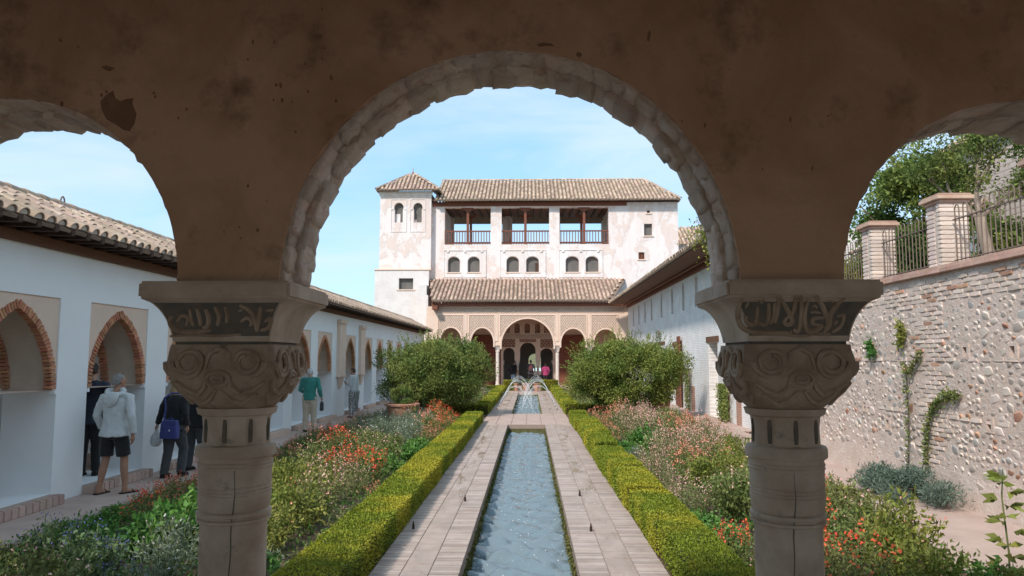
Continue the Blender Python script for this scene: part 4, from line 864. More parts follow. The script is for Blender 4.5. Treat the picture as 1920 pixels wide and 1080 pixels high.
# lower block, slightly proud, of whitewashed brick
YQ = 51.3; QX = lambda p: ux(p, YQ); QZ = lambda p: uz(p, YQ)
MB().prism([(QX(bx(62)), 0), (QX(bx(62)), QZ(by(600))), (QX(bx(358)), QZ(by(600))), (QX(bx(358)), 0)], [rect(QX(bx(194)), QX(bx(273)), QZ(by(704)), QZ(by(643)))], 'Y', YQ, YQ + .6).build('lower_wall', 'white_brick_front', tw)
MB().box(QX(bx(58)), QX(bx(361)), YQ - .06, YT + .02, QZ(by(599)), QZ(by(593))).build('string_course', 'stucco', tw)
wnd = MB().prism(rect(QX(bx(194)) + .002, QX(bx(273)) - .002, QZ(by(704)) + .002, QZ(by(643)) - .002), [], 'Y', YQ + .25, YQ + .29).build('window', 'dim_pane', tw)
MB().box(QX(bx(182)), QX(bx(284)), YQ - .06, YQ + .05, QZ(by(710)), QZ(by(704.5))).build('sill', 'stucco', wnd)
MB().box(QX(bx(358)) - .0, QX(bx(375)), 49.5, 51.9, 0, 6.15).build('side_pier', 'palace_white', tw)
MB().box(QX(bx(310)), QX(bx(358)), 50.3, YQ - .001, 0, 6.9).build('buttress', 'white_brick_front', tw)
te = uz(355, 51.1); ex0, ex1 = ux(701, 51.1), ux(822, 51.1); ta = Vector(((ex0 + ex1) / 2, 51.1 + (ex1 - ex0) / 2, uz(325, 53.3))); k = 1.0
Ls = math.hypot((ex1 - ex0) / 2, ta.z - te); hip = (ex1 - ex0) / 2 / Ls; ey1 = 51.1 + (ex1 - ex0)
tile_roof(tw, (ex0, 51.1, te), (ex1, 51.1, te), (ex0, ta.y, ta.z), .27, .36, hip, hip)
tile_roof(tw, (ex1, 51.1, te), (ex1, ey1, te), (ta.x, 51.1, ta.z), .27, .36, hip, hip)
tile_roof(tw, (ex0, ey1, te), (ex0, 51.1, te), (ta.x, ey1, ta.z), .27, .36, hip, hip)
for a in ((ex0, 51.1), (ex1, 51.1)): ridge_tiles(tw, (a[0], a[1], te + .05), tuple(ta + Vector((0, 0, .05))))
MB().lathe([(.06, 0), (.09, .1), (.03, .16), (.02, .45)], ta, 8).build('finial', 'terracotta', tw)
# roof of a further wing behind, right
rb = thing('rear_wing', 'tiled roof wing peeking out behind the palace at right', 'building', (12.5, 60, 0))
rzz = uz(460, 60); tile_roof(rb, (ux(1270, 60), 60, rzz), (ux(1400, 60), 60, rzz), (ux(1270, 60), 63, uz(428, 63)), .3, .4)
MB().box(ux(1270, 60), ux(1400, 60), 60.4, 66, 0, rzz).build('wall', 'palace_wall', rb)

# ================================================================== right: white brick wing
mat('slit_infill', (.46, .33, .26), (.38, .27, .21), 5, rough=.95)
XR = 6.22; wy0, wy1 = 19.5, 47.9; rzt = 5.33
rw = thing('brick_wing', 'white brick wing with slit windows and deep wooden eaves on the right', 'building', (XR, 33, 0))
slit = [28.3, 30.7, 33.1, 35.8, 38.7, 40.9, 43.2, 45.4]
hs = [arch(y_ - .24, y_ + .24, 3.92, 4.86, 5.06, 8) for y_ in slit]
doors = [(25.3, 26.6, 0.02, 2.55), (31.6, 32.9, .02, 2.5)]
MB().prism([(wy0, 0), (wy0, rzt), (wy1, rzt), (wy1, 0)], hs + [rect(*d) for d in doors], 'X', XR, XR + .6).build('wall', 'white_brick', rw)
for y_ in slit:
    wnd = MB().prism(arch(y_ - .238, y_ + .238, 3.922, 4.86, 5.055, 8), [], 'X', XR + .2, XR + .23).build('slit_window', 'slit_infill', rw)
    MB().box(XR + .12, XR + .199, y_ - .03, y_ + .03, 3.922, 4.9).build('mullion', 'stucco', wnd)
for k, d in enumerate(doors):
    MB().box(XR - .03, XR + .3, d[0] - .22, d[1] + .22, d[3] + .002, d[3] + .2).build('lintel', 'wood_soffit', rw)
    if k: 
        do = MB(); do.box(XR + .05, XR + .1, d[0] + .002, d[1] - .002, .022, d[3] - .002); dd = do.build('door', 'wood_red', rw)
        for q in range(5): MB().box(XR + .03, XR + .049, d[0] + .02 + q * .25, d[0] + .02 + q * .25 + .235, .05, d[3] - .05).build('plank', 'wood_red', dd)
        MB().box(XR - .14, XR - .1, d[0] - .62, d[0] - .04, .05, 2.9).build('open_leaf', 'wood_red', rw)
    else: MB().box(XR + .5, XR + .55, d[0], d[1], .02, d[3]).build('door_recess', 'jamb_plaster', rw)
for q in (22.6, 23.9, 28.9): MB().box(XR - .012, XR + .01, q, q + .55, .02, .95).build('bare_brick_patch', 'red_brick_side', rw)
MB().box(XR - .02, XR + .05, 35.0, 37.8, 2.62, 2.78).build('lintel', 'wood_soffit', rw)
ee = 5.0; ez_ = 5.36
sf = MB(); 
for k in range(8):
    x0 = ee + .02 + k * .152; sf.box(x0, x0 + .147, wy0 - .5, wy1 - .8, ez_ - .035 + .03 * (k / 8), ez_ - .005 + .03 * (k / 8))
sf.build('soffit_boards', 'wood_soffit', rw)
MB().box(XR - .10, XR + .02, wy0, wy1, rzt - .16, rzt + .02).build('wall_beam', 'wood_red', rw)
MB().box(ee + .85, ee + .95, wy0, wy1 - .6, ez_ - .09, ez_ - .036).build('soffit_rib', 'wood_red', rw)
MB().box(ee - .01, ee + .018, wy0 - .5, wy1 - .8, ez_ - .05, ez_ + .02).build('fascia', 'wood_soffit', rw)
tile_roof(rw, (ee - .06, wy1 - .8, ez_ + .04), (ee - .06, wy0 - .5, ez_ + .04), (8.6, wy1, 6.75), pitch=.26, row=.37, eave_parts=60, part_from=26)
MB().box(XR + .6, 12, wy0, wy1, 0, rzt).build('body', 'white_brick', rw)
# ================================================================== right: rubble terrace wall, fence, what stands above it
XS = 5.80; sy0, sy1 = 4.5, 19.5; ST = 3.20
sw = thing('rubble_wall', 'tall pinkish rubble and brick retaining wall along the right path', 'wall', (XS, 12, 0))
holes_px = [(1605, 663), (1683, 661), (1808, 660), (1897, 659), (1620, 762), (1663, 795), (1853, 797)]
hole_pts = [atX(a, b, XS) for a, b in holes_px]
# slightly wavy mortar face, open where the putlog holes are
ms = MB(); ny, nz_ = 300, 64
for i in range(ny + 1):
    for j in range(nz_ + 1):
        y_ = sy0 + (sy1 - sy0) * i / ny; z_ = ST * j / nz_; ms.v.append((XS + .02 + .016 * mnoise.noise((y_ * 1.7, z_ * 1.7, 2)) + .005 * mnoise.noise((y_ * 8, z_ * 8, 5)) - (.05 * max(0, 1 - z_ / .5)), y_, z_))
for i in range(ny):
    for j in range(nz_):
        yc, zc_ = sy0 + (sy1 - sy0) * (i + .5) / ny, ST * (j + .5) / nz_
        if any(abs(yc - h.y) < .05 and abs(zc_ - h.z) < .065 for h in hole_pts): continue
        ms.f.append((i * (nz_ + 1) + j, i * (nz_ + 1) + j + 1, (i + 1) * (nz_ + 1) + j + 1, (i + 1) * (nz_ + 1) + j))
ms.m = [0] * len(ms.f)
ms.build('mortar_face', 'stone_mortar', sw, smooth='all')
MB().box(XS + .26, 6.4, sy0, sy1, 0, ST - .002).build('wall_core', 'stone_mortar', sw)
MB().box(XS + .05, 6.3, wy0 - .001, wy0 + .02, 0, ST).build('return', 'stone_mortar', sw)
# regions of brick: top band, two levelling bands, toothed piers
def brick_region(y_, z_):
    if z_ > 2.80 + .16 * mnoise.noise((y_ * .8, 1, 0)): return 'top'
    if 1.93 < z_ < 2.02 or 1.12 < z_ < 1.21: return 'band'
    for py_, w_ in ((11.2, .34), (16.2, .4), (6.9, .3)):
        tooth = .14 if int(z_ / .13) % 2 else 0
        if abs(y_ - py_) < w_ + tooth and z_ > .35: return 'pier'
bmesh_v = [lumpy(90 + q, .06, .245, .052, .005).mesh('brick', 'wall_brick', smooth=40) for q in range(5)]
bmesh_r = [lumpy(95 + q, .06, .245, .052, .005).mesh('brick', 'cobble_red', smooth=40) for q in range(2)]
bricks = []; zz = .04; course = 0
while zz < ST - .06:
    yy = sy0 + (course % 2) * .135
    while yy < sy1:
        r_ = brick_region(yy + .12, zz)
        if r_ and random.random() < (.95 if r_ != 'band' else .85): bricks.append((yy + .12 + random.uniform(-.01, .01), zz + .03, r_))
        yy += .268
    zz += .066; course += 1
def shown(y_, z_):
    px, py_ = proj((XS, y_, z_)); return 1530 < px < 1935 and -20 < py_ < 1090
def bulk(items, meshes, name, matn, parent):
    "the pieces too many or too small to be single objects, joined"
    k = MB()
    for (me, loc, rot, scl) in items:
        M4 = Matrix.Translation(loc) @ rot.to_matrix().to_4x4() @ Matrix.Diagonal((*scl, 1)); b0 = len(k.v)
        k.v += [tuple(M4 @ v.co) for v in me.vertices]; k.f += [tuple(i + b0 for i in p.vertices) for p in me.polygons]; k.m += [0] * len(me.polygons)
    if k.v: o = k.build(name, matn, parent, smooth=50, fix=False); o['kind'] = 'stuff'
from mathutils import Euler
bricks.sort(key=lambda q: (0 if shown(q[0], q[1]) else 1, q[0])); rest = []
for k, (y_, z_, r_) in enumerate(bricks):
    me = random.choice(bmesh_r if random.random() < .07 else bmesh_v); loc = Vector((XS + .036 + random.uniform(-.006, .006), y_, z_)); rot = Euler((random.uniform(-.02, .02), 0, random.uniform(-.03, .03))); scl = (1, random.uniform(.85, 1.02), random.uniform(.88, 1.0))
    if k < 300: link('brick', me, None, sw, loc - org(sw), rot, scl)
    else: rest.append((me, loc, rot, scl))
bulk(rest, None, 'bricks', 'wall_brick', sw)
# cobbles
def cobble(seed, m):
    bm = bmesh.new(); bmesh.ops.create_icosphere(bm, subdivisions=1, radius=1); bmesh.ops.subdivide_edges(bm, edges=[e for e in bm.edges if e.calc_length() > 5]); rr = random.Random(seed)
    for v in bm.verts:
        d = v.co.normalized(); v.co = d * (1 + .22 * mnoise.noise(d * 1.6 + Vector((seed * 3.1, 0, 0))) + rr.uniform(-.08, .08))
    for v in bm.verts: v.co.x = max(-.5 + .12 * v.co.y * rr.uniform(-1, 1), v.co.x)
    bm2 = bm; s = MB().bm(bm2); return s.mesh('cobble', m, smooth=35)
cob = [cobble(q, 'cobble') for q in range(7)]; cobg = [cobble(q + 20, 'cobble_grey') for q in range(3)]; cobr = [cobble(q + 30, 'cobble_red') for q in range(2)]
placed = []; tries = 0; cell = {}
while tries < 60000 and len(placed) < 2600:
    tries += 1; y_ = random.uniform(5.5, sy1 - .1); z_ = random.uniform(.05, 2.75)
    if brick_region(y_, z_): continue
    if any(abs(y_ - h.y) < .13 and abs(z_ - h.z) < .12 for h in hole_pts): continue
    lower = z_ < .55 + .06 * max(0, y_ - 9) + .3 * mnoise.noise((y_ * .7, 4, 0))
    if lower and random.random() < .82: continue                    # rendered patch near the ground
    big = random.random() < .5; a = random.uniform(.075, .135) if big else random.uniform(.035, .075); asp = random.uniform(.55, 1.0)
    ky, kz = int(y_ / .25), int(z_ / .25); ok = True
    for i in (-1, 0, 1):
        for j in (-1, 0, 1):
            for (y2, z2, a2) in cell.get((ky + i, kz + j), ()):
                if ((y_ - y2) ** 2 + (z_ - z2) ** 2 * 1.5) < (a + a2) ** 2 * .86: ok = False; break
    if not ok: continue
    cell.setdefault((ky, kz), []).append((y_, z_, a)); placed.append((y_, z_, a, asp))
placed.sort(key=lambda q: (0 if shown(q[0], q[1]) else 1, -q[2] / q[0])); rest = {0: [], 1: [], 2: []}
for k, (y_, z_, a, asp) in enumerate(placed):
    r_ = random.random(); ty = 1 if r_ < .16 else 2 if r_ < .22 else 0; me = random.choice((cob, cobg, cobr)[ty])
    loc = Vector((XS + .043, y_, z_)); rot = Euler((random.uniform(-.5, .5), 0, 0)); scl = (random.uniform(.055, .085), a * 1.05, a * asp * 1.05)
    if k < 300: link('cobble', me, None, sw, loc - org(sw), rot, scl)
    else: rest[ty].append((me, loc, rot, scl))
for ty, m in ((0, 'cobble'), (1, 'cobble_grey'), (2, 'cobble_red')): bulk(rest[ty], None, 'cobbles', m, sw)
for h in hole_pts:
    f = MB(); q = .048
    f.box(XS + .002, XS + .25, h.y - .10, h.y - q, h.z - .10, h.z + .10); f.box(XS + .002, XS + .25, h.y + q, h.y + .10, h.z - .10, h.z + .10); f.box(XS + .004, XS + .25, h.y - q, h.y + q, h.z + .065, h.z + .10); f.box(XS + .004, XS + .25, h.y - q, h.y + q, h.z - .10, h.z - .065)
    f.build('putlog_hole', 'stone_mortar', sw)
# coping: two courses of brick headers
cpm = MB().bbox(-.19, .19, -.064, .064, -.027, .027, .006).mesh('coping_brick', 'coping_brick'); cpl = MB().bbox(-.16, .16, -.132, .132, -.026, .026, .006).mesh('coping_brick', 'coping_brick')
y_ = sy0; k = 0
while y_ < 17.6:
    link('coping_brick', cpl, None, sw, Vector((XS + .10 + random.uniform(-.004, .004), y_ + .135, ST + .026)) - org(sw)); y_ += .27
y_ = sy0
while y_ < 17.6:
    link('coping_brick', cpl, None, sw, Vector((XS + .13 + random.uniform(-.004, .004), y_ + .2, ST + .080)) - org(sw)); y_ += .27
# ---- terrace above
struct(MB().box(6.4, 40, 3, 19.4, .2, ST + .05).build('upper_terrace', 'pavement'))
TZ0 = ST + .106
pil = [8.75, 11.05, 13.25, 15.5]
pb_m = [lumpy(200 + q, .215, .105, .054, .003).mesh('brick', 'wall_brick', smooth=40) for q in range(4)]
labs = ['nearest brick fence pier, cut by the right edge of the photo', 'brick fence pier with flat cap between the two iron railings', 'brick fence pier next to the dark arch edge, farther along the wall', 'farthest brick fence pier, behind the arcade pier']
for q, y_ in enumerate(pil[:3]):
    t = thing('fence_pier', labs[q], 'pier', (XS + .29, y_, TZ0), group='brick fence piers'); H = .92; hw_ = .19
    MB().box(XS + .29 - hw_ + .012, XS + .29 + hw_ - .012, y_ - hw_ + .012, y_ + hw_ - .012, TZ0, TZ0 + H).build('core', 'stone_mortar', t)
    nc = 14; ch = H / nc
    for c in range(nc):
        z_ = c * ch + ch / 2
        for (lx, ly, rz_) in ((-.105 if c % 2 else .105, -hw_ + .05, 0), (.105 if c % 2 else -.105, -hw_ + .05, 0), (-hw_ + .05, .105, pi / 2), (-hw_ + .05, -.105 + (.1 if c % 2 else .1), pi / 2)):
            if rz_ and ly < 0.05: continue
            link('brick', random.choice(pb_m), None, t, (lx, ly, z_), (0, 0, rz_ + random.uniform(-.012, .012)), (.95, .95, 1))
    cpz = MB(); 
    for i, (g_, h0, h1) in enumerate(((.03, H, H + .045), (.075, H + .046, H + .105), (.05, H + .106, H + .135))): cpz.bbox(XS + .29 - hw_ - g_, XS + .29 + hw_ + g_, y_ - hw_ - g_, y_ + hw_ + g_, TZ0 + h0, TZ0 + h1, .008)
    cpz.build('cap', 'coping_brick', t)
def fence(ya, yb, label):
    t = thing('iron_fence', label, 'fence', (XS + .25, (ya + yb) / 2, TZ0), group='hooped iron railings'); x = XS + .25; n = int(round((yb - ya) / .215)); st = (yb - ya) / n
    h = MB(); z1 = .80; r_ = st * .25
    pts = [(0, -r_, 0), (0, -r_, z1)] + [(0, -r_ * math.cos(pi * i / 8), z1 + r_ * 1.2 * math.sin(pi * i / 8)) for i in range(1, 8)] + [(0, r_, z1), (0, r_, 0)]
    h.tube(pts, .0085, 6); hm = h.mesh('hoop', 'fence_iron', smooth=True)
    for i in range(n): link('hoop', hm, None, t, (0, ya + (i + .5) * st - (ya + yb) / 2, 0))
    for z_ in (.08, .66): link('rail', MB().box(-.016, .016, -(yb - ya) / 2, (yb - ya) / 2, z_ - .007, z_ + .007).mesh('rail', 'fence_iron'), None, t)
fence(8.98, 10.82, 'hooped iron railing in front of the bare trunked tree')
fence(11.28, 13.02, 'hooped iron railing between the two flat capped brick piers')
fence(13.48, 15.2, 'hooped iron railing partly behind the dark arcade pier')
# ---- buildings up there
ub = thing('upper_house', 'pale brick house wall high up at the right edge', 'house', (9.8, 11, ST))
hx = 9.9; zt = 6.6
MB().prism([(7.6, ST), (7.6, 7.2), (18.6, 6.7), (18.6, ST)], [], 'X', hx, hx + 1.2).build('wall', 'far_brick', ub)
MB().box(hx - .10, hx + 1.3, 7.6, 10.6, 5.05, 5.15).build('ledge', 'coping_brick', ub)
tile_roof(ub, (hx - .25, 18.8, 6.7), (hx - .25, 7.6, 7.2), (hx + 2, 18.8, 7.5), .27, .37)
gt = thing('garden_gate', 'white gate with dark post behind the iron railing', 'gate', (7.6, 13.9, ST))
MB().box(7.55, 7.6, 13.5, 13.95, ST + .05, ST + .95).build('leaf', 'white_wall', gt); MB().box(7.5, 7.62, 13.36, 13.47, ST + .05, ST + 1.2).build('post', 'wood_red', gt); MB().box(7.55, 7.6, 12.7, 13.33, ST + .05, ST + .95).build('leaf', 'white_wall', gt)
rr = thing('garden_shed', 'low tiled roof half hidden behind the fence foliage', 'shed', (9, 18, ST))
MB().box(8.2, 9.8, 16.5, 19.0, ST + .05, ST + 1.35).build('wall', 'coping_brick', rr); tile_roof(rr, (8.05, 19.0, ST + 1.35), (8.05, 16.3, ST + 1.35), (10, 19, ST + 2.2), .27, .37)

# ================================================================== foliage
def crown_mesh(name, blobs, n, L_, W_, m, down=.2, shell=.55, flat=0):
    "leaves spread through the volume of overlapping clumps: denser to the outside, uneven outline"
    vol = np.array([b[3] * b[4] * b[5] for b in blobs]) ** .7; idx = rng.choice(len(blobs), n, p=vol / vol.sum()); B = np.array(blobs)[idx]
    d = unit(n); r_ = (shell + (1 - shell) * rng.random(n)) * (1 + .12 * rng.normal(size=n)); P = B[:, :3] + d * B[:, 3:6] * r_[:, None]
    D = d * .7 + unit(n) * .9 + np.array([0, 0, .15 - down]); return leaf_mesh(name, P, D, L_ * (.6 + .8 * rng.random(n)), W_ * (.6 + .8 * rng.random(n)), m)
def clumps(c, rad, n, size, seed, low=-.35):
    r_ = random.Random(seed); out = []
    while len(out) < n:
        v = Vector((r_.gauss(0, 1), r_.gauss(0, 1), r_.gauss(0, 1))).normalized()
        if v.z < low: continue
        f = r_.uniform(.58, 1.0); s = size * r_.uniform(.5, 1.3); out.append((c[0] + v.x * rad[0] * f, c[1] + v.y * rad[1] * f, c[2] + v.z * rad[2] * f, s, s, s * .8))
    return out
def limb(b, p, d, ln, r_, depth, rnd_, ends):
    pts = [Vector(p)]; dd = Vector(d).normalized()
    for k in range(4):
        dd = (dd + Vector((rnd_.uniform(-.25, .25), rnd_.uniform(-.25, .25), rnd_.uniform(-.08, .18)))).normalized(); pts.append(pts[-1] + dd * ln / 4)
    b.tube(pts, [r_ * (1 - .12 * k) for k in range(5)], 7)
    ends.append(pts[-1])
    if depth:
        for q in range(2 + (rnd_.random() < .4)):
            nd_ = (dd + Vector((rnd_.uniform(-.8, .8), rnd_.uniform(-.8, .8), rnd_.uniform(-.1, .5)))).normalized(); limb(b, pts[-1], nd_, ln * .72, r_ * .6, depth - 1, rnd_, ends)
def tree(name, label, base, stems, rad, cz, nleaf, L_, W_, m, nclump=60, size=.5, seed=1, trunk='trunk', low=-.5, group=None):
    t = thing(name, label, 'tree', base, group=group); rnd_ = random.Random(seed); b = MB(); ends = []
    for (dx, dy, r_) in stems: limb(b, (dx * .35, dy * .35, -.03), (dx, dy, 1.0), cz * .42, r_, 3, rnd_, ends)
    link('trunk', b.mesh('trunk', trunk, smooth='all'), None, t)
    bl = clumps((0, 0, cz), rad, nclump, size, seed, low)
    link('crown', crown_mesh('crown', bl, nleaf, L_, W_, m, shell=.5), None, t)
    # stray shoots standing out of the outline
    P = []; D = []
    for q in range(170):
        v = Vector((rnd_.gauss(0, 1), rnd_.gauss(0, 1), abs(rnd_.gauss(0, 1)))).normalized(); s = Vector((v.x * rad[0], v.y * rad[1], v.z * rad[2] + cz)) * 1.0
        dd = (v + Vector((rnd_.uniform(-.4, .4), rnd_.uniform(-.4, .4), rnd_.uniform(.1, .7)))).normalized(); ln = rnd_.uniform(.1, .42)
        for k in range(int(ln / .022)): P.append(s + dd * (.1 + k * .022)); D.append(dd * .5 + Vector((rnd_.uniform(-1, 1), rnd_.uniform(-1, 1), rnd_.uniform(-.4, .8))))
    link('shoots', leaf_mesh('shoots', np.array(P), np.array(D), L_, W_, m), None, t)
    return t
tree('pomegranate_tree', 'wide round green shrub tree left of the far pool', (-3.3, 26.2, 0), ((-.5, .1, .085), (-.1, -.2, .10), (.45, .1, .09), (.2, .4, .07)), (1.85, 1.6, 1.16), 1.50, 80000, .066, .032, 'leaf_tree', 125, .42, 4, low=-.85)
tree('pomegranate_tree', 'wide round green shrub tree right of the far pool', (3.35, 26.4, 0), ((-.5, .1, .095), (0, -.2, .11), (.4, .2, .10), (.1, .4, .07), (-.25, .3, .08)), (1.98, 1.6, 1.18), 1.50, 84000, .066, .032, 'leaf_tree_light', 125, .42, 8, low=-.85)
# terrace trees
tt = thing('terrace_tree', 'tree with pale forked trunk behind the iron railing', 'tree', (7.25, 12.0, ST + .05)); rnd_ = random.Random(5); b = MB(); ends = []
b.tube([(0, 0, 0), (.03, .05, .35), (-.02, .12, .75), (-.06, .1, 1.0)], [.12, .095, .085, .08], 9)
for d_, l_, r_ in (((-.75, .5, .7), .55, .05), ((.15, -.1, 1), .6, .055), ((.6, -.5, .55), .5, .04), ((-.2, .6, .9), .5, .045)): limb(b, (-.06, .1, .97), d_, l_, r_, 2, rnd_, ends)
link('trunk', b.mesh('trunk', 'trunk_pale', smooth='all'), None, tt)
bl = [(e.x, e.y, e.z + .05, .28, .28, .2) for e in ends[1:]] + clumps((-.1, .1, 2.2), (1.35, 1.2, .42), 34, .25, 3, -.3); link('crown', crown_mesh('crown', bl, 10000, .06, .034, 'leaf_tree', shell=.3), None, tt)
def shrub(name, label, base, rad, n, m, L_=.06, W_=.03, nc=22, size=.3, seed=2, cat='shrub', low=-.8, group=None):
    t = thing(name, label, cat, base, group=group); b = MB(); rnd_ = random.Random(seed); e = []
    for k in range(4): limb(b, (0, 0, -.02), (rnd_.uniform(-.6, .6), rnd_.uniform(-.6, .6), 1), rad[2] * .9, .02 + .012 * rad[2], 1, rnd_, e)
    link('stem', b.mesh('stem', 'trunk', smooth='all'), None, t); link('foliage', crown_mesh('foliage', clumps((0, 0, rad[2]), rad, nc, size, seed, low), n, L_, W_, m, shell=.3), None, t); return t
shrub('terrace_shrub', 'dense mid green shrub behind the middle fence pier', (7.65, 14.9, ST), (.95, .95, 1.42), 26000, 'leaf_terrace', .085, .045, 60, .40, 3)
shrub('terrace_shrub', 'pale green climbing foliage by the dark arch edge', (6.75, 15.9, ST), (.5, .7, .42), 5000, 'leaf_yellow', .06, .03, 16, .22, 5)
shrub('terrace_shrub', 'dark green bush behind the nearest iron railing', (7.75, 12.6, ST), (.45, .5, .5), 6000, 'leaf_tree', .07, .035, 20, .3, 6)
shrub('terrace_shrub', 'tall olive green bush behind the second fence pier', (8.4, 14.4, ST), (.7, .9, .85), 11000, 'leaf_tree_light', .075, .038, 34, .4, 9)
for k, (x_, y_, m) in enumerate(((8.3, 17.2, 'leaf_terrace'), (7.3, 17.6, 'leaf_sage'))): shrub('terrace_shrub', ('green bush in front of the low tiled roof', 'grey green bush beside the white gate')[k], (x_, y_, ST), (.8, .8, .6), 6000, m, .07, .035, 24, .32, 12 + k)
# things growing on the rubble wall
def wallplant(label, pts_px, w_, n, m, stem=True, name='wall_climber'):
    P3 = [atX(a, b_, XS - .03) for a, b_ in pts_px]; t = thing(name, label, 'climber', tuple(P3[0])); b = MB(); b.tube([p - P3[0] for p in P3], .009, 5)
    link('stem', b.mesh('stem', 'trunk'), None, t); k = rng.integers(0, len(P3) - 1, n); f = rng.random(n)
    A = np.array([tuple(p - P3[0]) for p in P3]); Q = A[k] * (1 - f[:, None]) + A[k + 1] * f[:, None] + rng.normal(size=(n, 3)) * np.array([.03, w_, w_]); Q[:, 0] = np.minimum(Q[:, 0], 0.0)
    link('foliage', leaf_mesh('foliage', Q, unit(n) + np.array([-.6, 0, .1]), .06 * (.6 + .7 * rng.random(n)), .035, m), None, t)
wallplant('tall thin climber with a leafy top in the brick pier of the rubble wall', [(1703, 890), (1704, 820), (1703, 760), (1700, 710), (1697, 680)], .025, 140, 'leaf_sage')
wallplant('leafy tuft at the head of the tall wall climber', [(1690, 648), (1692, 628), (1688, 606)], .05, 260, 'leaf_yellow', name='wall_tuft')
wallplant('small fern tuft growing from a hole in the rubble wall', [(1638, 666), (1635, 655), (1630, 645)], .055, 240, 'leaf_green', name='wall_tuft')
wallplant('forked climber bending right across the rubble wall', [(1740, 885), (1739, 830), (1742, 785), (1755, 760), (1775, 742), (1800, 740)], .035, 420, 'leaf_sage')
wallplant('short branch of climber leaning right above the brick pier', [(1706, 700), (1718, 680), (1728, 662)], .028, 110, 'leaf_sage')
# climbers on the white wing, vine over the eave
def wingplant(label, px, y0_, y1_, w_, n, m):
    P0 = atX(px, y1_, XR - .06); P1 = atX(px, y0_, XR - .06); t = thing('wall_climber', label, 'climber', (P0.x, P0.y, max(0, P0.z))); h = P1.z - max(0, P0.z); b = MB()
    for q in range(4): b.tube([(0, (q - 1.5) * w_ * .4 + .1 * math.sin(q + i * .9), h * i / 6) for i in range(7)], .013, 5)
    link('stem', b.mesh('stem', 'trunk_pale'), None, t); Q = np.stack([-.05 - .08 * rng.random(n), rng.normal(0, w_, n), h * rng.random(n) ** .8], -1); link('foliage', leaf_mesh('foliage', Q, unit(n) + np.array([-.6, 0, -.2]), .075, .04, m), None, t)
wingplant('straggly climber on the white brick wing beside the door', 1294, 690, 775, .22, 900, 'leaf_sage')
wingplant('leafy climber on the white wing just left of the right column', 1362, 720, 800, .30, 1700, 'leaf_tree')
wingplant('thin climber high on the white wing near the palace', 1236, 620, 650, .15, 160, 'leaf_grey')
vn = thing('flowering_vine', 'yellow green flowering vine hanging over the right eave', 'vine', (ee, 20.6, ez_)); n = 2600
Q = np.concatenate([rng.normal(size=(n // 2, 3)) * np.array([.22, .75, .17]) + np.array([.05, .2, .12]), rng.normal(size=(n // 2, 3)) * np.array([.16, .45, .28]) + np.array([.15, -.4, -.45])])
link('foliage', leaf_mesh('foliage', Q, unit(n), .09, .05, 'leaf_yellow'), None, vn); n = 160; Q = rng.normal(size=(n, 3)) * np.array([.2, .6, .2]) + np.array([-.05, .1, .2]); link('flowers', leaf_mesh('flowers', Q, unit(n), .07, .05, 'petal_violet'), None, vn)
b = MB(); b.tube([(.9, -.2, .3), (.4, -.1, .25), (0, 0, .15), (.1, -.3, -.3), (.15, -.45, -.8)], .02, 6); link('stem', b.mesh('stem', 'trunk'), None, vn)
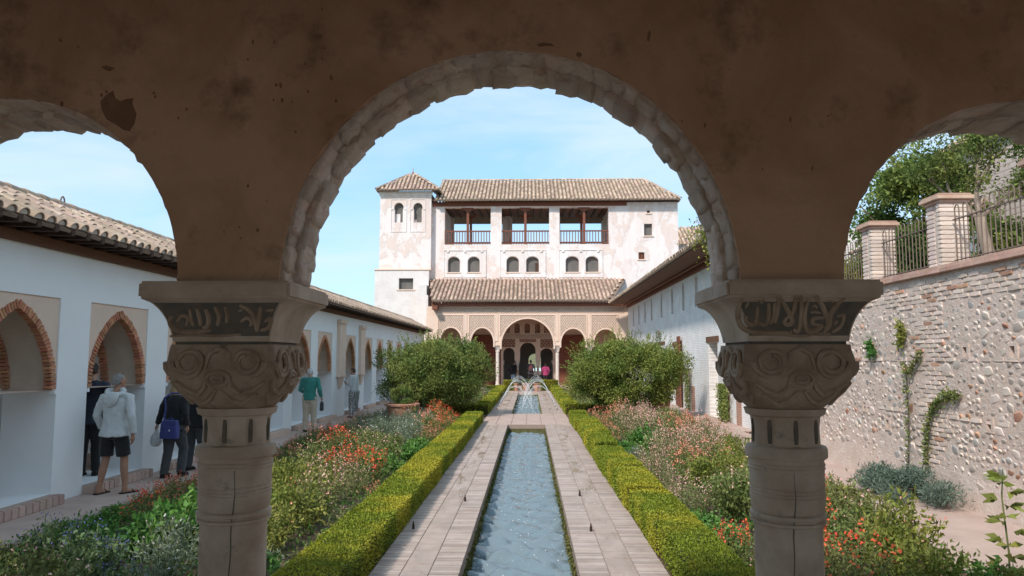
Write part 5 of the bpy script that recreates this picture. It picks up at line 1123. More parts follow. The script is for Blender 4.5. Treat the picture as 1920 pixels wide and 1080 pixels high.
# ================================================================== clipped hedges
def hedge(name, label, runs, dens):
    "runs: boxes (x0,x1,y0,y1,h); body with a wavy surface, covered in small leaves"
    t = thing(name, label, 'hedge', (runs[0][0], runs[0][2], 0)); o3 = np.array(org(t)); body = MB(); PP, DD, SS = [], [], []
    for (x0, x1, y0, y1, h) in runs:
        ny = max(2, int((y1 - y0) / .25)); nx = max(2, int((x1 - x0) / .25))
        def H(x, y): return h + .022 * mnoise.noise((x * .9, y * .55, 3)) + .012 * mnoise.noise((x * 3, y * 2.4, 8))
        def off(y): return .018 * mnoise.noise((y * .7, x0, 1))
        vs_ = []; 
        for i in range(ny + 1):
            y = y0 + (y1 - y0) * i / ny; o_ = off(y); vs_.append([(x0 + o_ + .03, y, 0), (x0 + o_ + .01, y, H(x0, y) - .06), (x0 + o_ + .04, y, H(x0, y) - .02), (x1 + o_ - .04, y, H(x1, y) - .02), (x1 + o_ - .01, y, H(x1, y) - .06), (x1 + o_ - .03, y, 0)])
        body.rings(vs_, True)
        def scatter(n, f):
            if n < 1: return
            P, D = f(n); PP.append(P); DD.append(D); yy = np.clip(P[:, 1], 4, 50); SS.append(np.clip(.014 + .00125 * yy, .02, .05))
        A = (x1 - x0) * (y1 - y0)
        def near(n): 
            # closer parts get more, smaller leaves
            u = rng.random(n); k = 1.9 if (y1 - y0) > 6 and y0 < 10 else 1.0; return y0 + (y1 - y0) * u ** k
        def top(n):
            y = near(n); x = x0 + (x1 - x0) * rng.random(n); z = np.array([H(a, b) for a, b in zip(x, y)]); o_ = np.array([off(b) for b in y]); P = np.stack([x + o_, y, z - .028 + .03 * rng.random(n)], -1); return P, unit(n) * .75 + np.array([0, 0, .75])
        def side(xs, nx_):
            def f(n):
                y = near(n); o_ = np.array([off(b) for b in y]); z = np.array([H(xs, b) for b in y]) * (rng.random(n) ** .85); P = np.stack([xs + o_ + nx_ * (.012 + .02 * rng.random(n)) - nx_ * .02, y, z], -1); return P, unit(n) * .8 + np.array([nx_ * .7, 0, .25])
            return f
        def end(ys, ny_):
            def f(n): x = x0 + (x1 - x0) * rng.random(n); z = h * rng.random(n); return np.stack([x, ys + ny_ * .015 * rng.random(n), z], -1), unit(n) * .8 + np.array([0, ny_ * .7, .25])
            return f
        scatter(int(A * dens), top); scatter(int(h * (y1 - y0) * dens * .55), side(x0, -1)); scatter(int(h * (y1 - y0) * dens * .55), side(x1, 1)); scatter(int(h * (x1 - x0) * dens), end(y0, -1)); scatter(int(h * (x1 - x0) * dens), end(y1, 1))
    body.build('dark_core', 'hedge_core', t)
    P = np.concatenate(PP) - o3; S = np.concatenate(SS); link('clipped_foliage', leaf_mesh('clipped_foliage', P, np.concatenate(DD), S * (.7 + .6 * rng.random(len(S))), S * .62, 'leaf_hedge'), None, t)
mat('hedge_core', (.035, .045, .012), (.06, .055, .02), 8, rough=1)  # near-black green so gaps between the leaves look shaded
def segs(x0, x1, ya, yb, h, seed, jx=.03, jh=.025):
    r_ = random.Random(seed); out = []; y = ya
    while y < yb - .3:
        ln = r_.uniform(1.2, 2.2); e = min(yb, y + ln); d = r_.uniform(-jx, jx) * .5; out.append((x0 + d, x1 + d + r_.uniform(-jx, jx) * .4, y, e, h + r_.uniform(-jh, jh))); y = e
    return out
hedge('box_hedge', 'near clipped box hedge left of the pool, dark on its pool side', segs(-1.96, -1.49, 4.2, 24.2, .33, 3, .015, .012), 6200)
hedge('box_hedge', 'near clipped box hedge right of the pool, stepped and sunlit', segs(1.29, 1.74, 4.2, 24.0, .345, 5, .07, .05), 6200)
hedge('box_hedge', 'far clipped box hedge left of the fountain with a return', segs(-1.93, -1.49, 27.3, 46.0, .36, 7) + [(-3.3, -1.94, 27.0, 27.42, .36), (-3.0, -1.94, 45.6, 46.0, .36)], 1500)
hedge('box_hedge', 'far clipped box hedge right of the fountain with a return', segs(1.29, 1.74, 27.3, 46.0, .36, 9) + [(1.75, 3.2, 27.0, 27.42, .36)], 1500)
for k, (px, wpx, lab) in enumerate(((955, 19, 'low clipped box left of the far columns'), (1021, 14, 'low clipped box in the middle right before the portico'), (1037, 15, 'low clipped box right of the far columns'), (988, 17, 'low clipped box behind the far pots'))):
    x_ = ux(px, 46.9); w_ = wpx / 1420 * 46.9 / 2; hedge('clipped_box', lab, [(x_ - w_, x_ + w_, 46.6, 47.15, uz(713, 46.9))], 1800)

# ================================================================== flower beds
def plant_proto(kind, seed):
    "meshes of one clump: foliage and flowers"
    r = np.random.default_rng(seed); kinds = {
        'red':    dict(h=.50, w=.34, ns=30, nl=26, L=.045, W=.018, leaf='leaf_sage', fl='petal_red', nf=6, fs=.030, spike=.16),
        'coral':  dict(h=.46, w=.34, ns=34, nl=22, L=.042, W=.016, leaf='leaf_sage', fl='petal_coral', nf=6, fs=.026, spike=.16),
        'pink':   dict(h=.50, w=.36, ns=40, nl=18, L=.045, W=.013, leaf='leaf_dry', fl='petal_pink', nf=5, fs=.022, spike=.20),
        'green':  dict(h=.34, w=.34, ns=34, nl=24, L=.065, W=.042, leaf='leaf_green', fl=None, nf=0, fs=0, spike=0),
        'grey':   dict(h=.38, w=.32, ns=44, nl=24, L=.050, W=.012, leaf='leaf_grey', fl='petal_white', nf=1, fs=.02, spike=.06),
        'blue':   dict(h=.42, w=.32, ns=30, nl=28, L=.055, W=.024, leaf='leaf_blue', fl='petal_blue', nf=5, fs=.017, spike=.12),
        'yellow': dict(h=.46, w=.36, ns=36, nl=26, L=.055, W=.024, leaf='leaf_yellow', fl='petal_coral', nf=1, fs=.022, spike=.06),
        'mixed':  dict(h=.44, w=.36, ns=36, nl=26, L=.050, W=.024, leaf='leaf_sage', fl='petal_pink', nf=2, fs=.024, spike=.10)}
    k = kinds[kind]; P, D, FP, FD = [], [], [], []
    st = MB()
    for s in range(k['ns']):
        a = r.uniform(0, 2 * pi); tilt = r.uniform(0, 1) ** .6; top = np.array([math.cos(a) * k['w'] * tilt, math.sin(a) * k['w'] * tilt, k['h'] * (1.08 - .45 * tilt ** 2) * r.uniform(.75, 1.12)]); base = top * np.array([.25, .25, 0])
        n = k['nl']; f = .22 + .78 * r.random(n) ** .75
        q = base + (top - base) * f[:, None] + r.normal(size=(n, 3)) * .025; P.append(q); D.append(r.normal(size=(n, 3)) + np.array([top[0], top[1], .5]))
        if s % 2 == 0: st.tube([tuple(base), tuple((base + top) / 2 + r.normal(size=3) * .01), tuple(top)], [.005, .004, .003], 3)
        if k['nf'] and (k['nf'] > 4 or r.random() < .6):
            d = np.array([top[0] * .4, top[1] * .4, 1.0]); d /= np.linalg.norm(d); g = r.random(k['nf'])
            if r.random() < .75: FP.append(top + d * (g[:, None] * k['spike'] - k['spike'] * .25) + r.normal(size=(k['nf'], 3)) * .014); FD.append(r.normal(size=(k['nf'], 3)) + np.array([0, 0, .2]))
    me = leaf_mesh('foliage', np.concatenate(P), np.concatenate(D), k['L'] * (.6 + .8 * r.random(k['ns'] * k['nl'])), k['W'], k['leaf'])
    fm = leaf_mesh('flowers', np.concatenate(FP), np.concatenate(FD), k['fs'] * 1.25, k['fs'] * .8, k['fl']) if FP else None
    return me, fm, st.mesh('stems', 'leaf_sage')
PROTO = {k: [plant_proto(k, 11 * i + j) for j in range(3)] for i, k in enumerate(('red', 'coral', 'pink', 'green', 'grey', 'blue', 'yellow', 'mixed'))}
# what grows where, by the place it has in the photograph
SEEDS = [(60, 1000, 'blue'), (150, 1010, 'green'), (230, 1040, 'blue'), (120, 1060, 'blue'), (30, 1050, 'mixed'), (250, 975, 'green'), (340, 925, 'coral'), (290, 930, 'red'), (350, 960, 'green'), (330, 1040, 'grey'), (370, 890, 'red'),
         (540, 830, 'coral'), (560, 900, 'yellow'), (530, 960, 'yellow'), (600, 960, 'mixed'), (560, 1040, 'green'), (620, 1000, 'grey'), (640, 900, 'pink'), (690, 870, 'red'), (720, 900, 'coral'), (590, 850, 'mixed'), (650, 850, 'red'), (520, 810, 'coral'),
         (620, 800, 'coral'), (660, 790, 'pink'), (720, 800, 'grey'), (770, 830, 'green'), (740, 860, 'green'), (700, 790, 'grey'), (760, 790, 'grey'), (815, 795, 'coral'), (830, 790, 'red'), (650, 770, 'coral'), (560, 780, 'coral'), (690, 830, 'mixed'),
         (1160, 790, 'coral'), (1200, 790, 'pink'), (1180, 830, 'green'), (1190, 850, 'grey'), (1240, 790, 'mixed'), (1310, 800, 'coral'), (1240, 850, 'pink'), (1290, 840, 'pink'), (1340, 830, 'pink'), (1330, 880, 'yellow'), (1300, 870, 'coral'), (1250, 900, 'violet'), (1380, 860, 'yellow'),
         (1320, 930, 'pink'), (1360, 960, 'green'), (1310, 960, 'green'), (1390, 920, 'mixed'), (1380, 1010, 'red'), (1400, 1060, 'mixed'), (1570, 890, 'red'), (1550, 920, 'yellow'), (1590, 870, 'coral'), (1540, 960, 'red'), (1580, 960, 'mixed'), (1640, 960, 'mixed'), (1600, 1020, 'mixed'), (1700, 1000, 'yellow'),
         (1680, 960, 'pink'), (1760, 960, 'coral'), (1780, 1040, 'yellow'), (1850, 1040, 'green'), (1680, 1060, 'green'), (1560, 1060, 'red'), (1820, 1000, 'mixed'), (1880, 1060, 'yellow')]
NAMES = {'red': ('red_sage', 'red flowering sage clump'), 'coral': ('coral_sage', 'coral flowering sage clump'), 'pink': ('pink_gaura', 'airy pale pink flowering clump'), 'green': ('leafy_clump', 'dark green broad-leaved clump'), 'grey': ('lavender', 'grey green fine-leaved clump'), 'blue': ('blue_sage', 'blue flowering sage clump'), 'yellow': ('yellow_green_plant', 'yellow green leafy clump'), 'mixed': ('meadow_plant', 'loose pale-flowered green clump')}
CNT = {}; ORD = 'first second third fourth fifth sixth seventh eighth ninth tenth eleventh twelfth thirteenth fourteenth fifteenth sixteenth seventeenth eighteenth nineteenth twentieth'.split(); ORD += ['twenty-' + o_ for o_ in ORD[:9]] + ['thirtieth'] + ['thirty-' + o_ for o_ in ORD[:9]]
def bed(side, xa, xb, ya, yb, step, where):
    y = ya; n = 0
    while y < yb:
        row = step * (1 + max(0, y - 9) * .012); x = min(xa(y), xb(y)) + .18
        while x < max(xa(y), xb(y)) - .12:
            X_, Y_ = x + random.uniform(-.14, .14), y + random.uniform(-.14, .14)
            if any((X_ - a) ** 2 + (Y_ - c) ** 2 < r * r for a, c, r in AVOID): x += row; continue
            px, py = proj((X_, Y_, .3)); kind = min(SEEDS, key=lambda s: ((s[0] - px - random.uniform(-25, 25)) ** 2 + ((s[1] - py) * 1.5) ** 2))[2]
            if kind == 'violet': kind = 'pink'
            nm, lab = NAMES[kind]; fol, flo, stm = random.choice(PROTO[kind]); s = random.uniform(.8, 1.15) * (1.0 if Y_ < 18 else 1.1)
            edge = min(abs(X_ - xa(y)), abs(X_ - xb(y))); s *= .5 + .5 * min(1, edge / (.9 if side == 'l' and X_ < -4 else .5))
            f_ = abs(X_ - xa(y)) / abs(xb(y) - xa(y)); strip = (('by the walkway kerb', 'mid bed', 'by the hedge') if side == 'l' else ('by the hedge', 'mid bed', 'by the path'))[min(2, int(f_ * 3))]
            CNT[(where, kind, strip)] = CNT.get((where, kind, strip), 0) + 1; lab2 = f'{lab}, {where} {strip}, {ORD[CNT[(where, kind, strip)] - 1]} from the front'
            t = thing(nm, lab2, 'flower' if flo else 'plant', (X_, Y_, 0), random.uniform(0, 6.28), f'{lab}s of the {where}'); t.scale = (s, s, s * random.uniform(.85, 1.15))
            link('foliage', fol, None, t); link('stems', stm, None, t)
            if flo: link('flowers', flo, None, t)['kind'] = 'stuff'
            n += 1; x += row * random.uniform(.85, 1.15)
        y += row * .92
    return n
AVOID = [(-4.3, 24.3, .5), (4.55, 27.0, .8), (-3.25, 26.2, .7), (3.35, 26.4, .7), (-3.95, 23.6, .6)]
nb1 = bed('l', lambda y: -5.25, lambda y: -2.05, 6.0, 25.2, .62, 'left flower bed')
nb2 = bed('r', lambda y: 1.82, lambda y: 3.95 + min(.7, max(0, (y - 5.5) * .1)), 6.0, 25.6, .62, 'right flower bed')
print('bed plants', nb1, nb2)
# low cover between the clumps and the farther beds: leaf litter and small shoots nobody could count
def cover(name, label, boxes, n, m, hmax, L_=.05, W_=.025):
    A = np.array([(b[1] - b[0]) * (b[3] - b[2]) for b in boxes]); k = rng.choice(len(boxes), n, p=A / A.sum()); B = np.array(boxes)[k]
    P = np.stack([B[:, 0] + (B[:, 1] - B[:, 0]) * rng.random(n), B[:, 2] + (B[:, 3] - B[:, 2]) * rng.random(n), hmax * rng.random(n) ** 1.6], -1)
    o = link(name, leaf_mesh(name, P, unit(n) + np.array([0, 0, .7]), L_ * (.6 + .8 * rng.random(n)), W_, m)); tag(o, label, 'ground cover', kind='stuff')
cover('ground_cover', 'low green shoots filling the soil of the beds', [(-5.4, -2.0, 5.5, 25.5), (1.78, 4.3, 5.5, 25.5)], 26000, 'leaf_sage', .16)
cover('ground_cover', 'dark green undergrowth under the beds plants', [(-5.4, -2.0, 5.5, 25.5), (1.78, 4.1, 5.5, 25.5)], 16000, 'leaf_green', .13, .06, .03)
# the beds beyond the crossing: fewer, larger clumps
for k in range(46):
    left = k % 2 == 0; X_ = random.uniform(-5.2, -2.2) if left else random.uniform(2.0, 4.7); Y_ = 28 + k * .38; kind = random.choice(('pink', 'pink', 'mixed', 'yellow', 'coral', 'green', 'grey')); nm, lab = NAMES[kind]; fol, flo, stm = random.choice(PROTO[kind]); s = random.uniform(1.2, 1.7)
    wh = 'far left bed behind the shrub tree' if left else 'far right bed behind the shrub tree'; CNT[(wh, kind)] = CNT.get((wh, kind), 0) + 1
    t = thing(nm, f'{lab}, far {"left" if left else "right"} bed, {ORD[CNT[(wh, kind)] - 1]} from the front', 'flower' if flo else 'plant', (X_, Y_, 0), random.uniform(0, 6), f'{lab}s in the {wh}'); t.scale = (s, s, s); link('foliage', fol, None, t); link('stems', stm, None, t)
    if flo: link('flowers', flo, None, t)['kind'] = 'stuff'
cover('ground_cover', 'green undergrowth of the far beds', [(-5.4, -2.0, 27.6, 46), (1.8, 4.9, 27.6, 46)], 16000, 'leaf_sage', .25, .09, .05)
# juniper at the foot of the rubble wall, tall leafy stem in the corner, foliage at the bottom edge
jn = thing('juniper', 'low spreading blue green juniper at the foot of the rubble wall', 'shrub', (5.30, 11.2, .0)); bl = clumps((0, 0, .12), (.42, 1.25, .30), 34, .2, 4, -.1) + [(.1, -.95, .25, .28, .3, .22), (.1, .5, .2, .3, .5, .2)]
bl = [(b_[0], b_[1], max(.08, b_[2]), b_[3], b_[4], b_[5] * .7) for b_ in bl]
link('foliage', crown_mesh('foliage', bl, 9000, .075, .014, 'leaf_juniper' if 'leaf_juniper' in MAT else 'leaf_blue', down=0, shell=.2), None, jn); b = MB()
for q in range(6): b.tube([(0, 0, -.02), (random.uniform(-.2, .2), random.uniform(-.5, .5), .1), (random.uniform(-.3, .3), random.uniform(-1, 1), .2)], [.03, .02, .01], 6)
link('stem', b.mesh('stem', 'trunk'), None, jn)
p = atZ(1895, 1130, 0); st = thing('tall_seedling', 'tall thin seedling with lobed leaves at the lower right corner', 'plant', (p.x, p.y, 0)); b = MB(); b.tube([(0, 0, 0), (.01, 0, .4), (-.01, .02, .85), (0, 0, 1.08)], [.009, .008, .006, .004], 6); link('stem', b.mesh('stem', 'leaf_sage'), None, st)
P, D = [], []
for k in range(13):
    z_ = .25 + k * .065; a = k * 2.4
    for q in range(5): P.append((math.cos(a) * .05, math.sin(a) * .05, z_)); D.append((math.cos(a + (q - 2) * .5), math.sin(a + (q - 2) * .5), random.uniform(-.3, .3)))
link('leaves', leaf_mesh('leaves', np.array(P), np.array(D), .13, .055, 'leaf_yellow'), None, st)
p = atY(815, 1085, 5.3); cb = thing('box_bush', 'top of a small clipped bush before the near end of the pool', 'shrub', (p.x, 5.3, 0)); link('foliage', crown_mesh('foliage', clumps((0, 0, .24), (.15, .15, .14), 30, .05, 3, -1), 5000, .022, .014, 'leaf_hedge', shell=.2), None, cb)
b = MB(); b.tube([(0, 0, .018), (0, 0, .24)], .03, 8); link('stem', b.mesh('stem', 'trunk'), None, cb)
# ---- pots
def pot(name, label, p, r, h, plant=None):
    t = thing(name, label, 'pot', p); b = MB(); b.lathe([(r * .62, 0), (r * .8, h * .35), (r * .92, h * .7), (r * .95, h * .86), (r * 1.08, h * .88), (r * 1.1, h * .97), (r * 1.04, h), (r * .9, h * .99), (r * .86, h * .8), (.001, h * .78)], n=28); link('pot', b.mesh('pot', 'terracotta', smooth=True), None, t)
    b = MB(); b.lathe([(.001, h * .83), (r * .86, h * .83)], n=20, cap=False); link('soil', b.mesh('soil', 'soil'), None, t); return t
def potted(label, p, r, h, rad, n, m, zc_, cat='plant'):
    t = thing('potted_shrub', label, cat, (p[0], p[1], p[2] + h * .83)); link('foliage', crown_mesh('foliage', clumps((0, 0, zc_), rad, 30, rad[0] * .38, 7, -1), n, .045, .024, m, shell=.3), None, t); b = MB()
    for q in range(3): b.tube([(0, 0, -.02), (.04 * (q - 1), .03, zc_ * .5), (.12 * (q - 1), .08 * q, zc_)], .018, 6)
    link('stem', b.mesh('stem', 'trunk'), None, t)
g = Vector((-3.95, 23.6, 0)); pot('terracotta_pot', 'big terracotta pot left of the left shrub tree', g, .50, .62); potted('dark round bush growing in the big terracotta pot', g, .5, .62, (.42, .42, .36), 5000, 'leaf_tree', .32)
g = Vector((4.55, 27.0, 0)); pot('terracotta_pot', 'terracotta pot right of the right shrub tree', g, .42, .62); potted('tight green ball clipped in the right terracotta pot', g, .42, .62, (.42, .42, .36), 6500, 'leaf_green', .34)
for k, (px, w_) in enumerate(((968, 9), (986.5, 15), (1006, 12))):
    x_ = ux(px, 45.6); pot('terracotta_pot', ('small left', 'large middle', 'right')[k] + ' terracotta pot at the head of the far pool', (x_, 45.6, .03), w_ / 1420 * 45.6 / 2, .5); potted('spiky plant in the ' + ('small left', 'large middle', 'right')[k] + ' pot at the head of the far pool', (x_, 45.6, .03), .2, .5, (.22, .22, .18), 700, 'leaf_grey', .16)
# ---- fountain jets and drops
jt = thing('fountain_jets', 'thin arching water jets crossing over the far pool', 'fountain', (-.1, 36, 0)); 
for k in range(8):
    y_ = 29.5 + k * 1.9
    for s in (-1, 1):
        x0 = (OX0 + .22) if s < 0 else (OX1 - .22); xm = -.1 + s * .42; zt_ = 1.12 + random.uniform(-.12, .1); pts = []
        x1_ = 2 * xm - x0
        for i in range(15):
            u = i / 14; x = x0 + (x1_ - x0) * u; z = .05 + 4 * (zt_ - .05) * u * (1 - u) - .3 * u
            if z < -.24: break
            pts.append((x, y_ + .015 * math.sin(i * 2.1 + k), z))
        b = MB(); b.tube(pts, [.0045 + .0035 * (i / 14) for i in range(len(pts))], 5); b.build('water_jet', 'jet', jt, True)
        MB().lathe([(.02, .0), (.018, .06), (.008, .065)], (x0, y_, .02), 8).build('nozzle', 'iron', jt)
dr = MB()
def drops(n, f):
    for q in range(n):
        x, y, z, r = f(); dr.add([(x + r, y, z), (x - r, y, z), (x, y + r, z), (x, y - r, z), (x, y, z + r), (x, y, z - r)], [(0, 2, 4), (2, 1, 4), (1, 3, 4), (3, 0, 4), (2, 0, 5), (1, 2, 5), (3, 1, 5), (0, 3, 5)])
drops(520, lambda: (random.gauss(-.1, .38), random.uniform(28.5, 44.4), random.uniform(-.2, 1.05) ** 1 * random.random(), random.uniform(.006, .016)))
drops(420, lambda: (random.choice((-1.02, .84)) + random.gauss(0, .11), random.uniform(9.5, 22.8), random.uniform(.03, .35) * random.random() + .03, random.uniform(.003, .007)))
drops(300, lambda: (random.uniform(PX0, PX1), 6 + 17 * random.random(), -.23 + .05 * random.random(), random.uniform(.004, .009)))
o = dr.build('water_drops', 'jet'); tag(o, 'splashing drops over the pools and paving', 'water', kind='stuff')
for k, (px, py) in enumerate(((775, 992), (872, 940), (1108, 996), (1087, 930))):
    p = atZ(px, py, .027); MB().lathe([(.016, 0), (.014, .05), (.007, .07), (.006, .09)], p, 8).build('fountain_nozzle', 'iron'); o = bpy.data.objects['fountain_nozzle' if k == 0 else 'fountain_nozzle.%03d' % k]; tag(o, ('nearest', 'second')[k % 2] + ' dark fountain nozzle on the paving ' + ('left', 'right')[k // 2] + ' of the near pool', 'nozzle', 'fountain nozzles on the paving')
# ================================================================== people
mat('skin', (.50, .29, .205), (.44, .245, .17), 14, rough=.55, pos='obj'); mat('skin_tan', (.40, .215, .14), (.35, .18, .115), 14, rough=.55, pos='obj')
mat('hair_grey', (.30, .275, .25), (.18, .165, .15), 40, rough=.7, pos='obj'); mat('hair_white', (.58, .55, .52), (.44, .42, .40), 40, rough=.7, pos='obj'); mat('hair_blond', (.50, .36, .20), (.38, .25, .13), 40, rough=.6, pos='obj')
mat('hair_dark', (.035, .024, .018), (.06, .04, .03), 40, rough=.5, pos='obj'); mat('hair_brown', (.10, .055, .035), (.06, .035, .022), 40, rough=.55, pos='obj')
def cloth(name, c, c2, k=9, r=.85): mat(name, c, c2, k, rough=r, bump=.25, bscale=120, bdist=.004, pos='obj', sheen=.2)
cloth('cloth_white', (.60, .61, .60), (.54, .55, .545)); cloth('cloth_black', (.014, .014, .015), (.022, .021, .022)); cloth('cloth_charcoal', (.05, .052, .055), (.07, .07, .072)); cloth('cloth_navy', (.025, .035, .055), (.035, .045, .07))
cloth('cloth_green', (.035, .20, .165), (.05, .24, .20)); cloth('cloth_beige', (.56, .47, .36), (.50, .41, .31)); cloth('cloth_magenta', (.42, .05, .16), (.34, .04, .13)); cloth('cloth_jeans', (.22, .30, .38), (.16, .23, .30)); cloth('cloth_blue', (.045, .055, .20), (.06, .07, .24)); cloth('cloth_maroon', (.20, .05, .07), (.16, .04, .05))
mat('plastic_bag', (.70, .71, .70), (.62, .63, .63), 8, rough=.4, bump=.3, bscale=30); mat('rubber', (.03, .028, .026), rough=.8)
m, t, b, nd, lk = base_nodes('cloth_pattern')
P_ = nd.new('ShaderNodeTexCoord').outputs['Object']; wv = nd.new('ShaderNodeTexWave'); wv.inputs['Scale'].default_value = 9; wv.inputs['Distortion'].default_value = 14; wv.inputs['Detail'].default_value = 2; wv.inputs['Detail Scale'].default_value = 1.5; lk.new(P_, wv.inputs['Vector'])
lk.new(mixc(nd, lk, ramp(nd, lk, wv.outputs['Fac'], .48, .54), (.58, .56, .53), (.05, .05, .055)), b.inputs['Base Color']); b.inputs['Roughness'].default_value = .85

def remesh(mb, name, m, voxel, fold=0, fscale=9, seed=0, smooth=3):
    me = mb.mesh(name + '_raw', m); o = bpy.data.objects.new('tmp', me); COL.objects.link(o)
    md = o.modifiers.new('r', 'REMESH'); md.mode = 'VOXEL'; md.voxel_size = voxel
    ms_ = o.modifiers.new('s', 'SMOOTH'); ms_.factor = .5; ms_.iterations = smooth
    dg = bpy.context.evaluated_depsgraph_get(); me2 = bpy.data.meshes.new_from_object(o.evaluated_get(dg)); bpy.data.objects.remove(o); bpy.data.meshes.remove(me); me2.name = name
    if fold:
        n = len(me2.vertices); nor = [v.normal.copy() for v in me2.vertices]
        for v, nn in zip(me2.vertices, nor):
            q = v.co * fscale; f = mnoise.noise((q.x + seed, q.y, q.z * .6)) + .6 * mnoise.noise((q.x * 2.3 + q.z, q.y * 2.3 + seed, q.z * 1.6)); v.co += nn * fold * f
    me2.materials.clear(); setmat(me2, m); me2.polygons.foreach_set('use_smooth', [True] * len(me2.polygons)); me2.update(); return me2
def ell(c, a, b_, n=18): return [(c[0] + a * math.cos(2 * pi * i / n), c[1] + b_ * math.sin(2 * pi * i / n), c[2]) for i in range(n)]
def ball(mb, c, a, b_, h, n=9):
    mb.rings([ell((c[0], c[1], c[2] - h * math.cos(pi * (i + .3) / (n + .6 - 1 + .6 - .2))), max(.003, a * math.sin(pi * (i + .3) / (n + .0))), max(.003, b_ * math.sin(pi * (i + .3) / (n + .0)))) for i in range(n)])
def hand(mb, w, d, side, inward):
    "palm and five bent fingers below the wrist w, fingers along d"
    w = Vector(w); d = Vector(d).normalized(); a = Vector(inward).normalized(); a = (a - d * a.dot(d)).normalized(); s = d.cross(a) * side
    mb.tube([w - d * .02, w + d * .02, w + d * .06, w + d * .085], [.024, .027, .030, .026], 8)
    for k, (o_, ln) in enumerate(((-.027, .065), (-.009, .078), (.009, .074), (.026, .058))):
        p = w + d * .08 + s * o_; mb.tube([p - d * .02, p + d * ln * .45 + a * .008, p + d * ln * .8 + a * .026, p + d * ln * .92 + a * .042], [.0095, .009, .0085, .007], 6)
    p = w + d * .025 - s * .024; mb.tube([p, p + d * .03 - s * .018 + a * .006, p + d * .058 - s * .016 + a * .018], [.011, .0105, .008], 6)
def person(label, loc, rotz, H, pose, top, bottom, hair, skin='skin', shoes='rubber', vox=.011, long_hair=0, hood=False, shorts=False, coat=0, sandals=False, bottom_wide=1.0, turn=0, hair_top=True, seed=1):
    k = H / 1.75; t = thing('person', label, 'person', loc, rotz); t.scale = (k, k, k); J = dict(lean=0.0, sh=.195)
    J.update(pose); ln = J['lean']
    pel = Vector((0, 0, .93)); ch = Vector((0, ln * .4, 1.27)); nk = Vector((0, ln * .75, 1.46)); hd = Vector(J.get('head', (0, ln * 1.0 + .03, 1.62)))
    B = MB()
    tor = [((0, 0, .84), .15, .105), ((0, 0, .93), .165, .115), ((0, ln * .15, 1.05), .14, .10), ((0, ln * .4, 1.22), .155, .108), ((0, ln * .6, 1.36), .17, .10), ((0, ln * .72, 1.43), .13, .08), ((0, ln * .78, 1.47), .065, .06)]
    B.rings([ell(*r_) for r_ in tor]); B.tube([nk - Vector((0, 0, .05)), nk + Vector((0, .005, .03)), hd - Vector((0, 0, .07))], [.062, .056, .055], 12)
    # head: skull, jaw, nose, ears
    ct, st_ = math.cos(turn), math.sin(turn)
    def hp(x, y, z): return (hd.x + x * ct - y * st_, hd.y + x * st_ + y * ct, hd.z + z)
    prof = [(-.115, .018, .02, .055), (-.10, .042, .045, .035), (-.06, .060, .07, .015), (-.02, .070, .088, .004), (.03, .074, .094, 0), (.07, .066, .084, -.004), (.10, .045, .058, -.008), (.118, .014, .018, -.01)]
    B.rings([[hp(a * math.cos(2 * pi * i / 18), oy + b_ * math.sin(2 * pi * i / 18), z) for i in range(18)] for z, a, b_, oy in prof])
    B.tube([hp(0, .088, .012), hp(0, .106, -.022), hp(0, .090, -.034)], [.009, .014, .010], 6); B.tube([hp(-.022, .088, -.062), hp(0, .094, -.062), hp(.022, .088, -.062)], [.006, .008, .006], 6)
    for s in (-1, 1): B.tube([hp(s * .072, -.012, .022), hp(s * .083, -.018, .0), hp(s * .074, -.008, -.03)], [.011, .014, .008], 6)
    T = MB(); m_ = .018; tz = J.get('hem', .86); w2 = 1.0 + coat * .25
    T.rings([ell((0, 0, tz), .178 * w2, .135 * w2), ell((0, 0, .96), .18 * (1 + coat * .1), .132), ell((0, ln * .15, 1.06), .168, .125), ell((0, ln * .4, 1.22), .178, .130), ell((0, ln * .6, 1.36), .19, .120), ell((0, ln * .72, 1.435), .145, .095), ell((0, ln * .78, 1.475), .075, .072)])
    for s, nm in ((-1, 'L'), (1, 'R')):
        sh = Vector((s * J['sh'], ln * .68, 1.40)); el = Vector(J['el' + nm]); wr = Vector(J['wr' + nm]); fd = (wr - el).normalized()
        B.tube([sh - Vector((s * .06, 0, 0)), sh, (sh + el) / 2, el, (el + wr) / 2, wr], [.05, .05, .045, .038, .036, .026], 10)
        hd_ = Vector(J.get('fd' + nm, fd)); hand(B, wr, hd_, s, (-s, 0, 0) if abs(hd_.z) > .5 else (0, 0, -1) if False else (-s, .3, 0))
        cuff = J.get('cuff', .02); we = wr - fd * cuff; T.tube([sh - Vector((s * .07, 0, -.01)), sh, (sh + el) / 2, el, (el + we) / 2, we], [.068, .070, .064, .060, .054, .043 + .008 * (coat > 0)], 12)
        hip = Vector((s * .088, 0, .90)); kn = Vector(J['kn' + nm]); an = Vector(J['an' + nm]); ft = Vector(J.get('ft' + nm, (0, 1, 0)))
        B.tube([hip + Vector((0, 0, .04)), hip, (hip + kn) / 2, kn, kn * .62 + an * .38 + Vector((0, -.012, 0)), kn * .2 + an * .8, an, an - Vector((0, 0, .04))], [.09, .088, .074, .055, .056, .040, .036, .036], 12)
        B.tube([an - Vector((0, 0, .045)) - ft * .04, an - Vector((0, 0, .05)) + ft * .05, an - Vector((0, 0, .06)) + ft * .14, an - Vector((0, 0, .062)) + ft * .19], [.034, .036, .032, .020], 10)
    link('body', remesh(B, 'body', skin, vox * .75), None, t)
    link('jacket' if coat else 'shirt', remesh(T, 'top', top, vox, .0105 if coat else .008, 11, seed), None, t)
    G = MB(); G.rings([ell((0, 0, .80), .15, .12), ell((0, 0, .88), .172, .128), ell((0, 0, .97), .17, .122), ell((0, ln * .1, 1.02), .155, .112)])
